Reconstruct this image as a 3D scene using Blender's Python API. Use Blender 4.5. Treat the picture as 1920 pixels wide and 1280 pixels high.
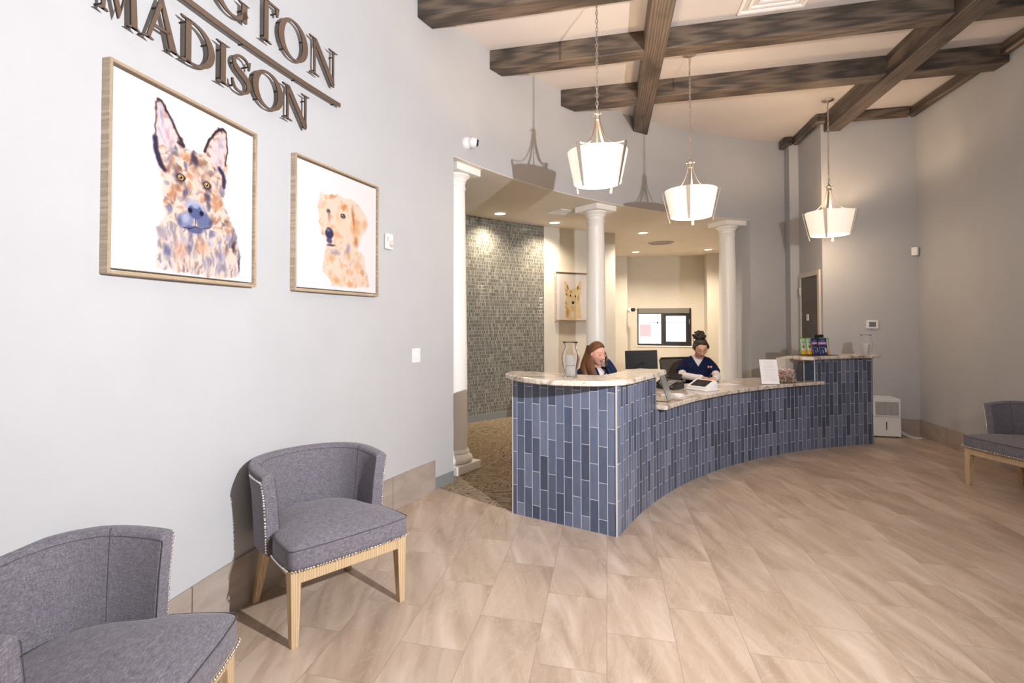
import bpy, bmesh, math, random
import numpy as np
from mathutils import Vector, Matrix, Euler, noise
PI = math.pi
random.seed(7)
for o in list(bpy.data.objects): bpy.data.objects.remove(o)
S = bpy.context.scene
C = S.collection
# ---------------------------------------------------------------- camera
cam_d = bpy.data.cameras.new('camera'); cam = bpy.data.objects.new('camera', cam_d); C.objects.link(cam)
cam_d.sensor_width = 36; cam_d.lens = 1001/1920*36
cam_d.shift_x = (960-881)/1920; cam_d.shift_y = (580-640)/1920
cam_d.clip_start = 0.05; cam_d.clip_end = 200
cam.location = (0, 0, 1.5)
cam.rotation_euler = (PI/2+math.radians(1.18), 0, math.radians(14.45))
S.camera = cam
# ---------------------------------------------------------------- world, lights, exposure
w = bpy.data.worlds.new('world'); S.world = w; w.use_nodes = True
bg = w.node_tree.nodes['Background']; bg.inputs[0].default_value = (1.0, 0.85, 0.70, 1); bg.inputs[1].default_value = 0.52
S.view_settings.view_transform = 'Standard'; S.view_settings.look = 'None'; S.view_settings.gamma = 1
S.view_settings.use_curve_mapping = False
S.view_settings.exposure = 0.0
def light(name, kind, loc, power, col, **k):
    d = bpy.data.lights.new(name, kind); d.energy = power; d.color = col
    for a, b in k.items(): setattr(d, a, b)
    o = bpy.data.objects.new(name, d); o.location = loc; C.objects.link(o); return o
fl_ = light('camera_flash', 'SPOT', (1.78, 1.0, 2.2), 900, (0.97, 0.97, 1.0), shadow_soft_size=0.03, spot_size=math.radians(172), spot_blend=1.0)
fl_.rotation_euler = (math.radians(94), 0, math.radians(50))
for i, (x, y) in enumerate([(-1.6, 7.66), (-0.8, 8.47), (0.61, 9.84), (0.62, 12.4), (2.0, 12.4)]):
    light('downlight_beam', 'SPOT', (x, y, 3.02), (120, 170, 270, 250, 235)[i], (1.0, 0.83, 0.62), spot_size=math.radians(140), spot_blend=1.0, shadow_soft_size=0.06)
# ---------------------------------------------------------------- material helpers
def newmat(name):
    m = bpy.data.materials.new(name); m.use_nodes = True
    nt = m.node_tree; b = nt.nodes['Principled BSDF']; return m, nt, b
class N:
    def __init__(s, nt): s.nt = nt
    def a(s, t, **k):
        n = s.nt.nodes.new(t)
        for p, v in k.items(): setattr(n, p, v)
        return n
    def l(s, a, b): s.nt.links.new(a, b)
    def math(s, op, a, b=None):
        n = s.a('ShaderNodeMath', operation=op)
        for i, v in enumerate((a, b)):
            if v is None: continue
            if isinstance(v, (int, float)): n.inputs[i].default_value = v
            else: s.l(v, n.inputs[i])
        return n.outputs[0]
    def ramp(s, fac, stops):
        n = s.a('ShaderNodeValToRGB'); e = n.color_ramp.elements
        while len(e) > 1: e.remove(e[-1])
        e[0].position = stops[0][0]; e[0].color = (*stops[0][1], 1)
        for p, c in stops[1:]:
            x = e.new(p); x.color = (*c, 1)
        s.l(fac, n.inputs[0]); return n.outputs[0]
    def mix(s, f, a, b, mode='MIX'):
        n = s.a('ShaderNodeMix', data_type='RGBA', blend_type=mode)
        for i, v in ((0, f), (6, a), (7, b)):
            if isinstance(v, (int, float)): n.inputs[i].default_value = v
            elif isinstance(v, tuple): n.inputs[i].default_value = (*v, 1)
            else: s.l(v, n.inputs[i])
        return n.outputs[2]
    def noise(s, vec, scale, detail=3, rough=.5, dist=0):
        n = s.a('ShaderNodeTexNoise'); n.inputs['Scale'].default_value = scale; n.inputs['Detail'].default_value = detail
        n.inputs['Roughness'].default_value = rough; n.inputs['Distortion'].default_value = dist
        if vec is not None: s.l(vec, n.inputs['Vector'])
        return n.outputs['Fac']
    def mapping(s, vec, scale=(1, 1, 1), rot=(0, 0, 0), loc=(0, 0, 0)):
        n = s.a('ShaderNodeMapping'); n.inputs['Scale'].default_value = scale; n.inputs['Rotation'].default_value = rot; n.inputs['Location'].default_value = loc
        s.l(vec, n.inputs['Vector']); return n.outputs[0]
    def bump(s, h, strength, dist=.01):
        n = s.a('ShaderNodeBump'); n.inputs['Strength'].default_value = strength; n.inputs['Distance'].default_value = dist
        s.l(h, n.inputs['Height']); return n.outputs[0]
def plain(name, col, rough=.5, metal=0, spec=.5, var=.06, scale=30, bump=0, **k):
    m, nt, b = newmat(name); n = N(nt); tc = n.a('ShaderNodeTexCoord')
    f = n.noise(tc.outputs['Object'], scale)
    lo = tuple(max(0, c*(1-var)) for c in col); hi = tuple(min(1, c*(1+var)) for c in col)
    n.l(n.ramp(f, [(.3, lo), (.7, hi)]), b.inputs['Base Color'])
    b.inputs['Roughness'].default_value = rough; b.inputs['Metallic'].default_value = metal
    b.inputs['Specular IOR Level'].default_value = spec
    if bump: n.l(n.bump(f, bump), b.inputs['Normal'])
    for a, v in k.items(): b.inputs[a].default_value = v
    return m
def emis(name, col, strength):
    m, nt, b = newmat(name); b.inputs['Base Color'].default_value = (*col, 1)
    b.inputs['Emission Color'].default_value = (*col, 1); b.inputs['Emission Strength'].default_value = strength; return m
def glass(name, col=(1, 1, 1), rough=0.02, ior=1.22):
    m, nt, b = newmat(name); b.inputs['Base Color'].default_value = (*col, 1); b.inputs['Transmission Weight'].default_value = 1
    b.inputs['Roughness'].default_value = rough; b.inputs['IOR'].default_value = ior; return m
M = {}
M['paint'] = plain('wall_paint', (.475, .48, .495), .85, spec=.2, var=.02, scale=3)
M['paint_warm'] = plain('office_paint', (.66, .63, .58), .85, spec=.2, var=.02, scale=3)
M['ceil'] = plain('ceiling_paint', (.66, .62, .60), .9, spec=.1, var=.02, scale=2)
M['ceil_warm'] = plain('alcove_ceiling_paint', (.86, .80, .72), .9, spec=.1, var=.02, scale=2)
M['white_trim'] = plain('white_gloss_paint', (.90, .88, .85), .35, var=.02)
M['white_plastic'] = plain('white_plastic', (.8, .8, .8), .4, var=.02)
M['black_plastic'] = plain('black_plastic', (.012, .012, .014), .35, var=.2)
M['screen'] = plain('dark_glass_screen', (.02, .022, .026), .08, var=.1)
M['nickel'] = plain('brushed_nickel', (.62, .55, .47), .33, metal=.9, var=.08, scale=80)
M['steel'] = plain('steel', (.6, .6, .6), .3, metal=1, var=.05)
M['nail'] = plain('nailhead_nickel', (.85, .83, .8), .18, metal=1, var=.02)
M['vinyl'] = plain('grey_vinyl_base', (.22, .235, .25), .55, var=.05)
M['metal_edge'] = plain('satin_metal_edge', (.75, .74, .72), .3, metal=.6, var=.02)
M['black_metal'] = plain('black_window_frame', (.02, .02, .024), .4, var=.1)
M['paper'] = plain('paper', (.83, .82, .82), .8, var=.01)
M['glass'] = glass('clear_glass')
M['acrylic'] = glass('clear_acrylic', (.93, .95, .95), .08)
M['bronze'] = plain('bronze_metal', (.27, .19, .14), .36, metal=.7, var=.06, scale=60)
M['black_edge'] = plain('black_edge', (.012, .010, .010), .5, var=.2)
M['candle'] = plain('white_wax', (.78, .75, .74), .5, var=.06, scale=60, bump=.3)
M['grille'] = plain('grey_grille', (.42, .40, .38), .6, var=.1)
M['door'] = plain('dark_brown_door', (.10, .088, .08), .5, var=.15, scale=12)
M['frame_tan'] = plain('door_frame_paint', (.60, .55, .49), .5, var=.02)

def wood(name, dark, light_, axis, rough=.55, sc=1.0, blotch=True):
    m, nt, b = newmat(name); n = N(nt); tc = n.a('ShaderNodeTexCoord')
    s = [22*sc]*3; s[axis] = 1.1*sc
    v = n.mapping(tc.outputs['Object'], tuple(s))
    f = n.noise(v, 1.6, 6, .62, .9)
    wv = n.a('ShaderNodeTexWave'); wv.inputs['Scale'].default_value = .55; wv.inputs['Distortion'].default_value = 9; wv.inputs['Detail'].default_value = 4
    n.l(v, wv.inputs['Vector'])
    g = n.mix(.45, f, wv.outputs['Fac'])
    mid = tuple((a+c)/2 for a, c in zip(dark, light_))
    col = n.ramp(g, [(.2, dark), (.5, mid), (.8, light_)])
    if blotch:
        s2 = [4]*3; s2[axis] = 1.6
        q = n.noise(n.mapping(tc.outputs['Object'], tuple(s2)), 1.0, 3, .5, .4)
        col = n.mix(n.ramp(q, [(.5, (0, 0, 0)), (.66, (.75, .75, .75))]), col, tuple(c*.5 for c in dark))
    n.l(col, b.inputs['Base Color']); b.inputs['Roughness'].default_value = rough
    n.l(n.bump(g, .25, .004), b.inputs['Normal']); return m
M['beam_x'] = wood('stained_beam_across', (.042, .035, .030), (.165, .124, .092), 0)
M['beam_y'] = wood('stained_beam_along', (.042, .035, .030), (.165, .124, .092), 1)
M['leg_wood'] = wood('light_oak', (.42, .29, .155), (.60, .45, .28), 2, .5, 2, False)
M['frame_wood_z'] = wood('champagne_frame_wood', (.38, .30, .22), (.58, .48, .38), 2, .45, 3, False)
M['frame_gold'] = plain('champagne_frame_edge', (.55, .42, .28), .35, metal=.4, var=.08, scale=60)

def brick_mat(name, c1, c2, mortar, bw, rh, ms, swap=True, rough=.35, bumpd=.003, vein=None, uv=True, third=None, spec=.5, soft=.1):
    m, nt, b = newmat(name); n = N(nt); tc = n.a('ShaderNodeTexCoord')
    sep = n.a('ShaderNodeSeparateXYZ'); n.l(tc.outputs['UV' if uv else 'Object'], sep.inputs[0])
    cb = n.a('ShaderNodeCombineXYZ')
    n.l(sep.outputs[1 if swap else 0], cb.inputs[0]); n.l(sep.outputs[0 if swap else 1], cb.inputs[1])
    def br(a, c, mo):
        t = n.a('ShaderNodeTexBrick'); t.offset = .5; t.offset_frequency = 2
        n.l(cb.outputs[0], t.inputs['Vector'])
        t.inputs['Color1'].default_value = (*a, 1); t.inputs['Color2'].default_value = (*c, 1); t.inputs['Mortar'].default_value = (*mo, 1)
        t.inputs['Scale'].default_value = 1; t.inputs['Brick Width'].default_value = bw; t.inputs['Row Height'].default_value = rh
        t.inputs['Mortar Size'].default_value = ms; t.inputs['Mortar Smooth'].default_value = soft
        return t
    t = br((0, 0, 0), (1, 1, 1), (.5, .5, .5))
    tile = n.ramp(t.outputs['Color'], c1)
    nz = n.noise(n.mapping(cb.outputs[0], (9, 26, 9)), 1, 5, .6)
    tile = n.mix(.22, tile, n.mix(1.0, tile, n.ramp(nz, [(.25, (.45, .45, .45)), (.75, (1.6, 1.6, 1.6))]), 'MULTIPLY'))
    col = n.mix(t.outputs['Fac'], tile, mortar)
    n.l(col, b.inputs['Base Color'])
    b.inputs['Roughness'].default_value = rough; b.inputs['Specular IOR Level'].default_value = spec
    inv = n.math('SUBTRACT', 1.0, t.outputs['Fac'])
    n.l(n.bump(inv, .6, bumpd), b.inputs['Normal'])
    return m
M['slate'] = brick_mat('blue_slate_tile', [(0, (.050, .064, .105)), (.35, (.083, .105, .165)), (.7, (.122, .147, .222)), (1, (.168, .190, .270))], None, (.62, .62, .64), .256, .0655, .0019, rough=.38)
M['mosaic'] = brick_mat('mosaic_glass_tile', [(0, (.032, .042, .044)), (.4, (.088, .102, .102)), (.75, (.17, .182, .172)), (1, (.31, .31, .28))], (0,), (.40, .375, .32), .0150, .052, .0022, swap=False, rough=.16, bumpd=.004)
# floor tile: planks of stone run along Y
def floor_mat():
    m, nt, b = newmat('stone_look_floor_tile'); n = N(nt); tc = n.a('ShaderNodeTexCoord')
    sep = n.a('ShaderNodeSeparateXYZ'); n.l(tc.outputs['Object'], sep.inputs[0])
    u = n.math('ADD', sep.outputs[1], -.495+62.4); v = n.math('ADD', sep.outputs[0], .0108+62.4)
    cb = n.a('ShaderNodeCombineXYZ'); n.l(u, cb.inputs[0]); n.l(v, cb.inputs[1])
    t = n.a('ShaderNodeTexBrick'); t.offset = .5; t.offset_frequency = 2; n.l(cb.outputs[0], t.inputs['Vector'])
    t.inputs['Color1'].default_value = (0, 0, 0, 1); t.inputs['Color2'].default_value = (1, 1, 1, 1); t.inputs['Mortar'].default_value = (.5, .5, .5, 1)
    t.inputs['Scale'].default_value = 1; t.inputs['Brick Width'].default_value = .624; t.inputs['Row Height'].default_value = .312
    t.inputs['Mortar Size'].default_value = .0014; t.inputs['Mortar Smooth'].default_value = .15
    # veins: stretched along the tile, shifted per tile
    rnd = n.math('MULTIPLY', t.outputs['Color'], 37.0)
    c2 = n.a('ShaderNodeCombineXYZ'); n.l(n.math('MULTIPLY', u, 1.3), c2.inputs[0]); n.l(n.math('ADD', n.math('MULTIPLY', v, 6.5), n.math('MULTIPLY', u, 1.6)), c2.inputs[1]); n.l(rnd, c2.inputs[2])
    f1 = n.noise(c2.outputs[0], 1.0, 6, .55, .8)
    c3 = n.a('ShaderNodeCombineXYZ'); n.l(n.math('MULTIPLY', u, 2.2), c3.inputs[0]); n.l(n.math('ADD', n.math('MULTIPLY', v, 9), n.math('MULTIPLY', u, -1.2)), c3.inputs[1]); n.l(n.math('ADD', rnd, 9.0), c3.inputs[2])
    f2 = n.noise(c3.outputs[0], 1.1, 5, .6, 1.2)
    vein = n.math('ABSOLUTE', n.math('SUBTRACT', f2, .5))
    base = n.ramp(f1, [(.28, (.32, .23, .163)), (.5, (.455, .345, .260)), (.72, (.58, .475, .390))])
    base = n.mix(n.ramp(vein, [(0, (.38, .38, .38)), (.018, (0, 0, 0))]), base, (.56, .47, .40))
    base = n.mix(.5, base, n.mix(1.0, base, n.ramp(t.outputs['Color'], [(0, (.84, .83, .82)), (1, (1.12, 1.13, 1.14))]), 'MULTIPLY'))
    col = n.mix(t.outputs['Fac'], base, (.30, .235, .19))
    n.l(col, b.inputs['Base Color']); n.l(n.ramp(f1, [(.2, (.34, .34, .34)), (.8, (.46, .46, .46))]), b.inputs['Roughness'])
    n.l(n.bump(n.math('SUBTRACT', 1.0, t.outputs['Fac']), .5, .002), b.inputs['Normal'])
    return m
M['floor'] = floor_mat()
def granite():
    m, nt, b = newmat('veined_granite'); n = N(nt); tc = n.a('ShaderNodeTexCoord')
    v = n.mapping(tc.outputs['Object'], (5, 16, 9), (0, 0, .35))
    f = n.noise(v, 1.0, 8, .68, 1.4)
    g = n.noise(tc.outputs['Object'], 90, 4, .7)
    col = n.ramp(f, [(.25, (.15, .12, .11)), (.40, (.38, .30, .24)), (.48, (.62, .53, .44)), (.62, (.76, .69, .60)), (.8, (.56, .46, .37))])
    col = n.mix(n.ramp(g, [(.30, (.55, .55, .55)), (.42, (0, 0, 0))]), col, (.22, .19, .18))
    n.l(col, b.inputs['Base Color']); b.inputs['Roughness'].default_value = .12; return m
M['granite'] = granite()
def carpet():
    m, nt, b = newmat('patterned_carpet'); n = N(nt); tc = n.a('ShaderNodeTexCoord')
    v = n.mapping(tc.outputs['Object'], (10, 52, 1), (0, 0, .5), )
    f = n.noise(v, 1.0, 3, .5, 1.8)
    v2 = n.mapping(tc.outputs['Object'], (52, 10, 1), (0, 0, -.35))
    f2 = n.noise(v2, 1.0, 3, .5, 1.8)
    q = n.noise(tc.outputs['Object'], 3.2, 2)
    g = n.mix(n.ramp(q, [(.47, (0, 0, 0)), (.53, (1, 1, 1))]), f, f2)
    col = n.ramp(g, [(.36, (.11, .083, .06)), (.47, (.25, .195, .135)), (.58, (.34, .275, .195)), (.7, (.38, .31, .225))])
    fz = n.noise(tc.outputs['Object'], 400, 2)
    col = n.mix(.4, col, n.mix(1.0, col, n.ramp(fz, [(.3, (.5, .5, .5)), (.7, (1.4, 1.4, 1.4))]), 'MULTIPLY'))
    n.l(col, b.inputs['Base Color']); b.inputs['Roughness'].default_value = 1; b.inputs['Specular IOR Level'].default_value = .05
    n.l(n.bump(fz, .6, .004), b.inputs['Normal']); return m
M['carpet'] = carpet()
def basetile():
    m, nt, b = newmat('stone_look_base_tile'); n = N(nt); tc = n.a('ShaderNodeTexCoord')
    f = n.noise(n.mapping(tc.outputs['Object'], (2, 2, 7), (.2, .1, 0)), 1.2, 5, .55, .8)
    n.l(n.ramp(f, [(.25, (.30, .245, .21)), (.5, (.37, .315, .275)), (.75, (.44, .385, .345))]), b.inputs['Base Color'])
    b.inputs['Roughness'].default_value = .45; return m
M['basetile'] = basetile()
def fabric(name, a, c, warm):
    m, nt, b = newmat(name); n = N(nt); tc = n.a('ShaderNodeTexCoord')
    o = tc.outputs['Object']
    f1 = n.noise(n.mapping(o, (260, 260, 40)), 1, 3, .6); f2 = n.noise(n.mapping(o, (40, 40, 330)), 1, 3, .6)
    f3 = n.noise(n.mapping(o, (60, 330, 330)), 1, 3, .6)
    g = n.mix(.5, n.mix(.5, f1, f2), f3)
    col = n.ramp(g, [(.36, a), (.52, warm), (.66, c)])
    n.l(col, b.inputs['Base Color']); b.inputs['Roughness'].default_value = .95; b.inputs['Specular IOR Level'].default_value = .12
    b.inputs['Sheen Weight'].default_value = .15
    n.l(n.bump(g, .35, .002), b.inputs['Normal']); return m
M['fabric'] = fabric('grey_linen_upholstery', (.088, .083, .105), (.28, .265, .305), (.172, .158, .182))
M['piping'] = plain('dark_piping', (.075, .068, .08), .9)
M['scrub'] = plain('navy_scrub_cloth', (.006, .011, .042), .85, var=.25, scale=18, spec=.15)
M['scrub_b'] = plain('blue_navy_cloth', (.010, .019, .062), .85, var=.25, scale=18, spec=.15)
M['trousers'] = plain('navy_trouser_cloth', (.009, .015, .05), .9, var=.2, scale=18, spec=.15)
M['white_cloth'] = plain('white_knit', (.74, .70, .71), .9, var=.04, scale=20, spec=.1)
def hairmat(name, a, c):
    m, nt, b = newmat(name); n = N(nt); tc = n.a('ShaderNodeTexCoord')
    f = n.noise(n.mapping(tc.outputs['Object'], (160, 160, 14)), 1, 4, .6, .5)
    n.l(n.ramp(f, [(.3, a), (.7, c)]), b.inputs['Base Color']); b.inputs['Roughness'].default_value = .45
    n.l(n.bump(f, .8, .006), b.inputs['Normal']); return m
M['hair_red'] = hairmat('auburn_hair', (.075, .025, .009), (.20, .080, .025))
M['hair_dark'] = hairmat('dark_brown_hair', (.010, .006, .004), (.045, .025, .017))
def vcol(name, rough=.6, sss=0):
    m, nt, b = newmat(name); a = nt.nodes.new('ShaderNodeAttribute'); a.attribute_name = 'Col'
    nt.links.new(a.outputs['Color'], b.inputs['Base Color']); b.inputs['Roughness'].default_value = rough
    b.inputs['Specular IOR Level'].default_value = .3; return m
M['skin'] = vcol('skin', .5); M['print'] = vcol('painted_canvas', .8); M['bagprint'] = vcol('printed_pouch', .35)
def shade_mat():
    m, nt, b = newmat('lit_linen_shade'); n = N(nt); tc = n.a('ShaderNodeTexCoord')
    f = n.noise(n.mapping(tc.outputs['Object'], (80, 80, 300)), 1, 2)
    n.l(n.ramp(f, [(.3, (.86, .82, .76)), (.7, (.92, .88, .82))]), b.inputs['Base Color'])
    b.inputs['Emission Color'].default_value = (1, .80, .62, 1); b.inputs['Emission Strength'].default_value = .62
    b.inputs['Roughness'].default_value = .8; return m
M['shade'] = shade_mat()
M['diffuser'] = emis('lit_lamp_diffuser', (1, .88, .72), 2.6)
M['downlight'] = emis('lit_downlight_lens', (1, .85, .62), 7)
M['flame_lamp'] = emis('lit_finial', (1, .8, .55), 2)
# ---------------------------------------------------------------- mesh helpers
class MB:
    def __init__(s): s.v = []; s.f = []; s.uv = {}
    def add(s, vs, fs, mat=None):
        o = len(s.v)
        for p in vs:
            p = Vector(p)
            s.v.append(mat @ p if mat is not None else p)
        for f in fs: s.f.append(tuple(o+i for i in f))
        return s
    def box(s, c, d, rot=None):
        x, y, z = [a/2 for a in d]
        vs = [Vector((sx*x, sy*y, sz*z)) for sz in (-1, 1) for sx, sy in ((-1, -1), (1, -1), (1, 1), (-1, 1))]
        if rot is not None: vs = [rot @ v for v in vs]
        vs = [v+Vector(c) for v in vs]
        return s.add(vs, [(0, 3, 2, 1), (4, 5, 6, 7), (0, 1, 5, 4), (1, 2, 6, 5), (2, 3, 7, 6), (3, 0, 4, 7)])
    def b2(s, lo, hi): return s.box([(a+b)/2 for a, b in zip(lo, hi)], [b-a for a, b in zip(lo, hi)])
    def prism(s, poly, z0, z1):
        n = len(poly); vs = [(x, y, z0) for x, y in poly]+[(x, y, z1) for x, y in poly]
        fs = [tuple(range(n-1, -1, -1)), tuple(range(n, 2*n))]+[(i, (i+1) % n, n+(i+1) % n, n+i) for i in range(n)]
        return s.add(vs, fs)
    def lathe(s, prof, seg=32, c=(0, 0, 0), cap=True, sx=1, sy=1, mat=None):
        vs = []; n = len(prof)
        for r, z in prof:
            for k in range(seg):
                a = 2*PI*k/seg; vs.append((c[0]+r*math.cos(a)*sx, c[1]+r*math.sin(a)*sy, c[2]+z))
        fs = [(i*seg+k, i*seg+(k+1) % seg, (i+1)*seg+(k+1) % seg, (i+1)*seg+k) for i in range(n-1) for k in range(seg)]
        if cap: fs += [tuple(range(seg-1, -1, -1)), tuple((n-1)*seg+k for k in range(seg))]
        return s.add(vs, fs, mat)
    def cyl(s, a, b, r, r2=None, seg=16):
        a = Vector(a); b = Vector(b); d = b-a; q = d.to_track_quat('Z', 'Y').to_matrix().to_4x4()
        return s.lathe([(r, 0), (r if r2 is None else r2, d.length)], seg, mat=Matrix.Translation(a) @ q)
    def tube(s, pts, r, seg=8, closed=False, flat=1, up=None):
        pts = [Vector(p) for p in pts]; n = len(pts); vs = []
        rr = r if isinstance(r, (list, tuple)) else [r]*n
        prev = None
        for i, p in enumerate(pts):
            t = (pts[(i+1) % n if closed else min(i+1, n-1)]-pts[(i-1) % n if closed else max(i-1, 0)]).normalized()
            if up is not None: x = up.cross(t)
            elif prev is None: x = t.cross(Vector((0, 0, 1)) if abs(t.z) < .9 else Vector((1, 0, 0)))
            else: x = prev-t*prev.dot(t)
            x.normalize(); y = t.cross(x).normalized(); prev = x
            for k in range(seg):
                a = 2*PI*k/seg; vs.append(p+x*math.cos(a)*rr[i]+y*math.sin(a)*rr[i]*flat)
        m = n if closed else n-1
        fs = [(i*seg+k, i*seg+(k+1) % seg, ((i+1) % n)*seg+(k+1) % seg, ((i+1) % n)*seg+k) for i in range(m) for k in range(seg)]
        if not closed: fs += [tuple(range(seg-1, -1, -1)), tuple((n-1)*seg+k for k in range(seg))]
        return s.add(vs, fs)
    def sphere(s, c, r, seg=16, rings=10, mat=None):
        rx, ry, rz = r if isinstance(r, tuple) else (r, r, r)
        vs = [(c[0], c[1], c[2]-rz)]
        for i in range(1, rings):
            a = PI*i/rings
            for k in range(seg):
                b = 2*PI*k/seg; vs.append((c[0]+rx*math.sin(a)*math.cos(b), c[1]+ry*math.sin(a)*math.sin(b), c[2]-rz*math.cos(a)))
        vs.append((c[0], c[1], c[2]+rz)); L = len(vs)-1
        fs = [(0, 1+(k+1) % seg, 1+k) for k in range(seg)]
        fs += [(1+i*seg+k, 1+i*seg+(k+1) % seg, 1+(i+1)*seg+(k+1) % seg, 1+(i+1)*seg+k) for i in range(rings-2) for k in range(seg)]
        fs += [(1+(rings-2)*seg+k, 1+(rings-2)*seg+(k+1) % seg, L) for k in range(seg)]
        return s.add(vs, fs, mat)
    def build(s, name, mat, parent=None, smooth=False, bevel=0, seg=2, sub=0, angle=35):
        me = bpy.data.meshes.new(name); me.from_pydata([tuple(v) for v in s.v], [], s.f); me.update()
        b = bmesh.new(); b.from_mesh(me); bmesh.ops.recalc_face_normals(b, faces=b.faces); b.to_mesh(me); b.free()
        if mat is not None: me.materials.append(M[mat] if isinstance(mat, str) else mat)
        o = bpy.data.objects.new(name, me); C.objects.link(o)
        if smooth: shade(o, angle)
        if bevel:
            m = o.modifiers.new('bevel', 'BEVEL'); m.width = bevel; m.segments = seg; m.limit_method = 'ANGLE'; m.angle_limit = math.radians(35)
        if sub:
            m = o.modifiers.new('sub', 'SUBSURF'); m.levels = sub; m.render_levels = sub
        if parent is not None: o.parent = parent
        return o
def shade(o, angle=35):
    me = o.data
    me.polygons.foreach_set('use_smooth', [True]*len(me.polygons))
    b = bmesh.new(); b.from_mesh(me); a = math.radians(angle)
    for e in b.edges:
        if len(e.link_faces) == 2: e.smooth = e.calc_face_angle(0) < a
        else: e.smooth = False
    b.to_mesh(me); b.free()
def tag(o, label, cat, group=None, kind=None):
    if label: o['label'] = label
    if cat: o['category'] = cat
    if group: o['group'] = group
    if kind: o['kind'] = kind
    return o
def empty(name, loc=(0, 0, 0), rz=0, label=None, cat=None, group=None, kind=None):
    o = bpy.data.objects.new(name, None); o.empty_display_size = .1; o.location = loc; o.rotation_euler = (0, 0, rz); C.objects.link(o)
    return tag(o, label, cat, group, kind)
def struct(o, label=None): o['kind'] = 'structure'; 
def copy_tree(o, parent=None):
    c = o.copy(); C.objects.link(c); c.parent = parent
    for ch in list(o.children): copy_tree(ch, c)
    return c
def origin_to(o, loc):
    loc = Vector(loc); o.data.transform(Matrix.Translation(-loc)); o.location = loc; return o
# ---------------------------------------------------------------- the setting
WX, WY, WR = 6.2006, 2.0318, 8.0856          # the curved wall's circle
HC, HA = 4.30, 3.047                         # ceiling and alcove ceiling heights
def wp(deg, r=WR): a = math.radians(deg); return (WX+r*math.cos(a), WY+r*math.sin(a))
def s2deg(s): return 180-math.degrees(s/WR)
def arc_wall(name, d0, d1, z0, z1, r0, r1, mat, step=.6, label=None):
    n = max(2, int(abs(d1-d0)/step)+1); m = MB()
    A = [d0+(d1-d0)*i/(n-1) for i in range(n)]
    m.prism([wp(a, r0) for a in A]+[wp(a, r1) for a in reversed(A)], z0, z1)
    me = bpy.data.meshes.new(name); 
    o = m.build(name, mat, smooth=True, angle=20)
    # arc-length UVs
    uvl = o.data.uv_layers.new(name='UVMap')
    for lp in o.data.loops:
        v = o.data.vertices[lp.vertex_index].co
        uvl.data[lp.index].uv = (math.atan2(v.y-WY, v.x-WX)*-r0+40, v.z)
    o['kind'] = 'structure'
    return o
fl = MB().prism([(-3.2, -3.5), (5.2, -3.5), (5.2, 8.5), (2.9, 9.7), (2.5, 14.2), (-5.5, 14.2), (-5.5, 6)], -.1, 0).build('floor', 'floor'); struct(fl)
arc_wall('wall_left', 207, 159.97, 0, HC, WR, WR+.5, 'paint')
arc_wall('wall_header', 159.97, 120.2, HA+.006, HC, WR, WR+.5, 'paint')
arc_wall('wall_center', 120.2, 115.2, 0, HC, WR, WR+.5, 'paint')
o = MB().b2((2.705, 9.09, 0), (2.83, 9.55, HC)).build('wall_pilaster', 'paint'); struct(o)
o = MB().b2((2.83, 8.20, 0), (2.97, 9.55, HC)).build('wall_door_side', 'paint'); struct(o)
o = MB().b2((2.97, 8.20, 0), (4.15, 8.34, HC)).build('wall_back', 'paint'); struct(o)
o = MB().b2((3.93, 2.6, 0), (4.1, 8.20, HC)).build('wall_right', 'paint'); struct(o)
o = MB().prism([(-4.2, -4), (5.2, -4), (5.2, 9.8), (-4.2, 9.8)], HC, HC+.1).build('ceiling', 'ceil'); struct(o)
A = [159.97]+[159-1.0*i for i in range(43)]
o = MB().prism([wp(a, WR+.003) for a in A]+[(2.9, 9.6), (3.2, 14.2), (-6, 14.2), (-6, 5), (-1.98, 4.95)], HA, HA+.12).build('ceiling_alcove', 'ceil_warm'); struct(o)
arc_wall('wall_mosaic', 162, 136.89, 0, HA, 9.87, 10.0, 'mosaic')
arc_wall('wall_gallery', 136.89, 127.9, 0, HA, 9.87, 10.0, 'paint_warm')
arc_wall('wall_alcove_side', 166, 162, 0, HA, 8.7, 10.0, 'paint_warm')
m = MB(); m.prism([(.115, 9.90), (.05, 9.98), (-.75, 13.31), (-.63, 13.31)], 0, HA); o = m.build('wall_hall', 'paint_warm'); struct(o)
m = MB(); m.b2((-.75, 13.31, 0), (.465, 13.8, HA)); o = m.build('wall_hall_return', 'paint_warm'); struct(o)
m = MB()
WXa, WXb, WZa, WZb = .705, 1.935, .895, 1.795
for lo, hi in (((.465, 13.63, 0), (WXa, 13.8, HA)), ((WXb, 13.63, 0), (2.22, 13.8, HA)), ((WXa, 13.63, 0), (WXb, 13.8, WZa)), ((WXa, 13.63, WZb), (WXb, 13.8, HA))): m.b2(lo, hi)
o = m.build('wall_far', 'paint_warm'); struct(o)
m = MB(); m.b2((2.22, 13.23, 0), (2.9, 13.8, HA)); o = m.build('wall_far_return', 'paint_warm'); struct(o)
m = MB(); m.b2((2.75, 9.55, 0), (2.9, 13.23, HA)); o = m.build('wall_alcove_right', 'paint_warm'); struct(o)
# carpet inset behind the desk
def dp(deg, r, cx=5.805, cy=2.2115): a = math.radians(deg); return (cx+r*math.cos(a), cy+r*math.sin(a))
cp = [(-1.517, 4.62), (-.70, 4.165)]+[(.1, 4.1)]+[dp(a, 6.05) for a in (158, 150, 142, 134, 126, 118)]+[(2.83, 8.1), (2.83, 9.3), (2.75, 13.7), (-4.4, 13.7), (-4.4, 6.3), (-1.9, 4.9)]
o = MB().prism(cp, .0, .005).build('floor_carpet', 'carpet'); struct(o)
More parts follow.
